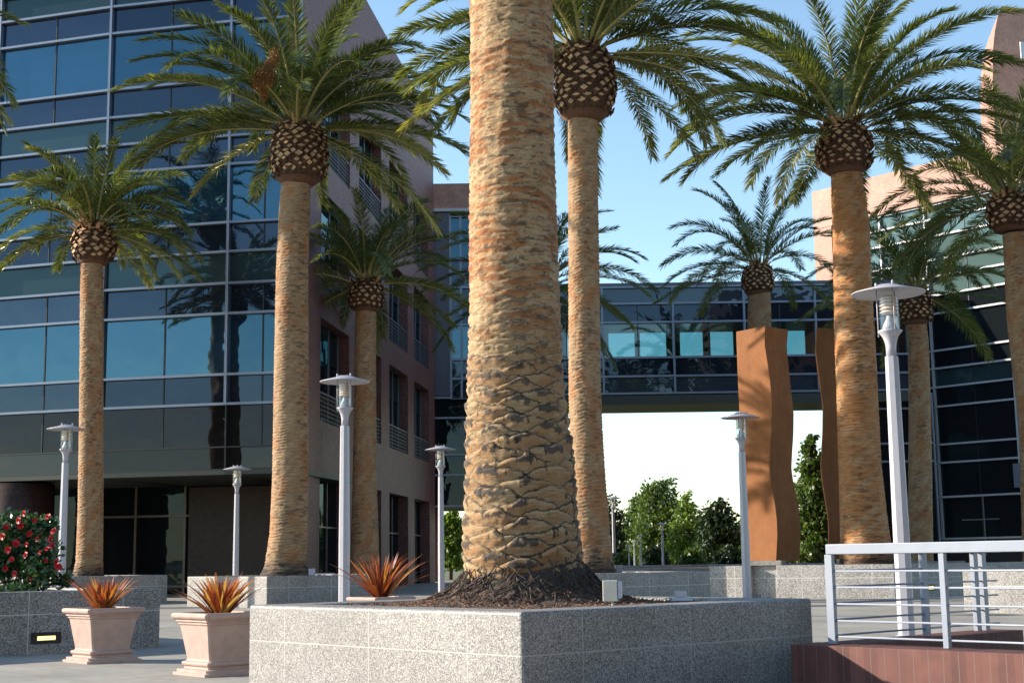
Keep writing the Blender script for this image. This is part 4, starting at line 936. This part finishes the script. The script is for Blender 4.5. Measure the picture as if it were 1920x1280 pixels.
# camellia bush
cb = P(50, 1105, 19.8); cb.z = .72
o = empty('flowering_bush', cb, 'glossy green bush with red blooms in the left planter', 'bush')
bl = []
for (px_, py_, r_) in ((15, 1000, .3), (60, 990, .27), (40, 1045, .36), (90, 985, .16), (85, 1030, .24), (0, 1060, .36), (75, 1075, .28), (115, 1085, .16), (-50, 1030, .45), (20, 975, .18)):
    p = P(px_, py_, 19.8+random.uniform(-.2, .2))-cb; bl.append((p.x, p.y, p.z, r_, r_*.9, r_*.8))
V, Q, tn_ = leaf_cloud(bl, 5200, .045, 9, .2); npmesh('foliage', V, Q, 'camellia', o, tint=tn_)
m = MB(); rgc = random.Random(5)
for b_ in bl: m.tube([(b_[0]*.2, b_[1]*.2, 0), (b_[0]*.6, b_[1]*.6, b_[2]*.5), (b_[0], b_[1], b_[2])], [.02, .012, .005], 5)
m.build('stems', 'bark', o)
def bloom():
    m = MB()
    for ring, (nn, rr, up_, sz) in enumerate(((6, .034, .3, .03), (5, .02, .9, .026), (3, .008, 1.4, .02))):
        for k in range(nn):
            a_ = 2*math.pi*k/nn+ring*.5; d_ = Vector((math.cos(a_), math.sin(a_), 0)); t_ = Vector((-math.sin(a_), math.cos(a_), 0)); c_ = d_*rr+Vector((0,0,.006*ring))
            e_ = (d_+Vector((0,0,up_))).normalized()
            m.add([c_-d_*rr*.8, c_+t_*sz*.7, c_+e_*sz*.7+t_*sz*.8, c_+e_*sz*1.15+t_*sz*.35, c_+e_*sz*1.15-t_*sz*.35, c_+e_*sz*.7-t_*sz*.8, c_-t_*sz*.7], [(0,1,2,3,4,5,6)], 0, True)
    return m
fl0 = bloom().build('bloom', 'petal', o)
FP = [(38,985),(12,988),(90,968),(101,995),(97,1022),(88,1028),(55,1000),(30,1018),(70,1010),(48,1040),(22,1048),(85,1050),(60,1065),(106,1052),(10,1065),(35,975),(65,975),(15,1030),(75,1035),(50,1020),(28,1075),(95,1010),(5,1005),(45,962),(110,1062),(57,1085)]
for i, (a_, b__) in enumerate(FP):
    f_ = fl0 if i == 0 else fl0.copy()
    if i: C.collection.objects.link(f_); f_.parent = o
    p = P(a_, b__, 19.45+rgc.uniform(-.05, .15))-cb; f_.location = p; f_.rotation_euler = (R(rgc.uniform(55, 110)), rgc.uniform(-.5, .5), rgc.uniform(-.7, .7)); s_ = rgc.uniform(.5, .85); f_.scale = (s_,)*3
# low ground cover under it
bl = [(cl.x-u.x*t_+v.x*1.2, cl.y-u.y*t_+v.y*1.2, .8, .35, .5, .12) for t_ in np.arange(1.5, 8, .5)]
V, Q, tn_ = leaf_cloud(bl, 5000, .035, 19, .2); tag(npmesh('ground_cover', V, Q, 'camellia', tint=tn_), 'low leafy ground cover in the left planter', 'ground cover', kind='stuff')

# ---------------------------------------------------------------- pots and flax
def pot_mesh(s, h):
    m = MB(); prof = [(.50, .0), (.50, .035), (.47, .04), (.47, .065), (.40, .075), (.37, .10), (.385, .13), (.375, .17), (.345, .185), (.445, .80*h/.6*.6/.6 if False else .0)]
    # square section rings: half width (fraction of s), height (fraction of h)
    rg_ = [(.47, 0), (.47, .05), (.43, .055), (.43, .10), (.36, .105), (.35, .14), (.375, .16), (.385, .19), (.375, .215), (.335, .23), (.325, .26), (.405, .80), (.425, .82), (.425, .845), (.455, .865), (.445, .885), (.485, .91), (.5, .94), (.5, .97), (.48, 1.0), (.40, 1.0), (.39, .9)]
    vs = []; 
    for a, b in rg_:
        q = a*s; c_ = .018
        for (x, y) in ((q-c_, -q), (q, -q+c_), (q, q-c_), (q-c_, q), (-q+c_, q), (-q, q-c_), (-q, -q+c_), (-q+c_, -q)): vs.append((x, y, b*h))
    n = len(rg_); fs = [(7,6,5,4,3,2,1,0)]
    for i in range(n-1):
        for k in range(8): fs.append((i*8+k, i*8+(k+1) % 8, (i+1)*8+(k+1) % 8, (i+1)*8+k))
    fs.append(tuple((n-1)*8+k for k in range(8)))
    m.add(vs, fs); return m
def flax(root_loc, H, n, seed, label, spread=1.0):
    rg = np.random.default_rng(seed); V = []; Q = []; T_ = []; tq = []; tt = []
    for i in range(n):
        az = rg.uniform(0, 2*math.pi); lean = R(rg.uniform(4, 76))*spread; L = H*rg.uniform(.7, 1.12)/max(.75, math.cos(lean)*.9+.2); w_ = rg.uniform(.013, .024)
        b = np.array([math.cos(az), math.sin(az), 0])*rg.uniform(0, .07); hz = np.array([math.cos(az), math.sin(az), 0]); sd_ = np.array([-math.sin(az+rg.uniform(-1, 1)), math.cos(az), 0]); sd_ /= np.linalg.norm(sd_)
        k = len(V); ns = 6; p = b.copy(); an = lean*.7; t0 = rg.random()**1.2
        bend = rg.uniform(.0, .55)
        for q in range(ns):
            f = q/(ns-1); ww = w_*(1-f**2.2)*(.7+.6*min(f*3, 1)); V += [p-sd_*ww, p+sd_*ww]
            an = lean*(.7+.3*f)+bend*f**2; p = p+(hz*math.sin(an)+np.array([0,0,1])*math.cos(an))*L/(ns-1)
        for q in range(ns-1): Q.append((k+2*q, k+2*q+1, k+2*q+3, k+2*q+2)); tq.append(min(1, max(0, t0+rg.normal(0, .08))))
    tq = [x*(.72 if H > .6 else .86) for x in tq]
    o = npmesh('flax_plant', np.array(V), np.array(Q), 'flax', tint=tq, smooth=True); o.location = root_loc
    return tag(o, label, 'plant', 'red flax plants in pots')
pots = [(165, 1245, 'square cast stone pot at the left in front of the dark granite planter', .44, 85, 31, .70, 'orange and green spiky flax in the leftmost pot'),
        (386, 1270, 'square cast stone pot partly hidden by the foreground granite planter', .46, 90, 32, .74, 'reddish spiky flax in the pot beside the foreground planter'),
        (705, 1205, 'square cast stone pot hidden behind the foreground planter, only its rim showing', .68, 120, 33, .78, 'large red spiky flax rising behind the foreground planter')]
pz0 = None
for i, (px_, py_, lb, hh, nn, sd_, s_, lb2) in enumerate(pots):
    c_ = G(px_, py_, 0); ctr = Vector((c_.x, c_.y, 0))+(u+v)*(.47*.7)
    if pz0 is None:
        o = empty('plant_pot', ctr, lb, 'pot', 'cast stone pots', rz=GRID); pot_mesh(.72, .62).build('pot_body', 'pot', o, bevel=.004)
        MB().box((-.28, -.28, .5), (.28, .28, .585)).build('soil', 'soil', o); pz0 = o
    else:
        o = copy_tree(pz0); o.location = ctr; o['label'] = lb
    flax(ctr+Vector((0,0,.57)), hh, nn, sd_, lb2)

# ---------------------------------------------------------------- lamps
LH = 4.87
def make_lamp():
    o = empty('street_lamp', (0,0,0), '', 'street lamp', 'disc topped plaza lamps')
    MB().lathe([(.16, 0), (.16, .03), (.115, .05), (.112, 1.5), (.092, 3.72), (.09, 3.8)], 8, smooth=False).build('pole', 'white_metal', o)
    MB().lathe([(.07, 3.8), (.07, 3.93), (.078, 3.99), (.105, 4.07), (.15, 4.13), (.165, 4.145), (.165, 4.16), (.14, 4.165)], 20).build('collar', 'white_metal', o)
    m = MB(); n = 24; m.lathe([(.135, 4.165), (.135, 4.72)], n, cap=False); m.build('lantern_glass', 'g_lantern', o)
    MB().lathe([(.11, 4.17), (.085, 4.25), (.045, 4.33), (.04, 4.37)], 18).build('lamp_holder', 'white_metal', o)
    m = MB()
    for k in range(5): m.lathe([(.05, 4.44+k*.05), (.122, 4.405+k*.05), (.126, 4.415+k*.05), (.055, 4.455+k*.05)], 20)
    m.build('louvre', 'louvre', o)
    for k in range(3):
        a = R(40+120*k); x, y = .158*math.cos(a), .158*math.sin(a)
        MB().tube([(x, y, 4.08), (x, y, 4.83)], .0085, 8).build('rod', 'white_metal', o)
    sh_ = MB().lathe([(.02, 4.735), (.16, 4.735), (.3, 4.715), (.5, 4.675), (.505, 4.68), (.5, 4.69), (.3, 4.745), (.19, 4.775), (.14, 4.80), (.02, 4.81)], 48).build('lamp_shade', 'white_metal', o)
    for k in range(3):
        a = R(40+120*k); x, y = .158*math.cos(a), .158*math.sin(a); MB().lathe([(.016, 4.77), (.018, 4.83), (.008, 4.845)], 10, (x, y)).build('bolt', 'white_metal', sh_)
    return o
m_, t_, b_ = mat('louvre rings'); setc(t_, b_, (.75, .6, .48), .35); M['louvre'] = m_
lamp0 = make_lamp()
LM = [(1664, 532, 1.0, 'nearest lamp with a wide white disc, in front of the right palm trunk'),
      (647, 703, 1.0, 'lamp with a tall pole rising behind the large red flax'),
      (125, 795, 1.0, 'leftmost lamp beside the flowering bush'),
      (445, 873, .85, 'slim lamp behind the second pot, against the dark lobby'),
      (826, 835, 1.0, 'lamp left of the thick near trunk, in front of the dark annex glass'),
      (1388, 773, 1.0, 'lamp standing against the rusty sculpture'),
      (1149, 930, 1.0, 'dim distant lamp just right of the second palm trunk'),
      (1241, 980, .635, 'distant lamp in front of the tallest far tree'),
      (1200, 1003, .488, 'tallest of the three small path lamps'),
      (1189, 1013, .428, 'middle of the three small path lamps'),
      (1179, 1023, .37, 'lowest of the three small path lamps'),
      ]
for i, (px_, py_, sc_, lb) in enumerate(LM):
    o = lamp0 if i == 0 else copy_tree(lamp0)
    H = LH*sc_
    D = FW*F+RT*(px_-960)+UP*(640-py_); k = (H-.05-EYE)/D.z; p = D*k
    o.location = (p.x, p.y, 0); o.scale = (sc_,)*3; o['label'] = lb; o.rotation_euler.z = i*.7 if i else 0

# ---------------------------------------------------------------- small fixtures on the planters
def on_z(px, py, z): p = G(px, py, z); return p
p = on_z(1149, 1134, TF); o = empty('electrical_box', (p.x, p.y, TF), 'grey electrical box with round cover on a short stub on the foreground planter', 'electrical box', rz=R(-10))
MB().lathe([(.012, -.02), (.012, .04)], 10).build('conduit', 'box_grey', o)
MB().box((-.075, -.05, .032), (.045, .06, .2)).build('box_body', 'box_grey', o, bevel=.006)
m = MB(); m.box((.047, -.045, .05), (.075, .05, .19)); m.build('cover', 'lens', o, bevel=.012)
p = on_z(1277, 1126, TF); o = empty('ground_light', (p.x, p.y, TF-.0), 'low stepped light fixture on the right rim of the foreground planter', 'light fixture', rz=R(5))
MB().box((-.095, -.07, .002), (.095, .07, .035)).build('base_plate', 'lens', o, bevel=.004)
MB().box((-.05, -.05, .036), (.045, .05, .085)).build('lamp_head', 'white_metal', o, bevel=.004)
for (px_, py_, Y_, lb) in ((585, 1070, 37.5, 'small white junction box on the planter of the fruiting palm'), (1160, 1066, 33.5, 'small white junction box behind the second palm planter rim')):
    p = P(px_, py_, Y_); o = empty('junction_box', (p.x, p.y, .79), lb, 'junction box'); MB().box((-.08, -.06, 0), (.08, .06, .17)).build('box_body', 'white_metal', o, bevel=.01)
    MB().box((.085, -.03, .02), (.6, .0, .05)).build('conduit', 'white_metal', o)
for o in bpy.data.objects:            # the camera and lights carry nothing; every part keeps its plain name
    pass
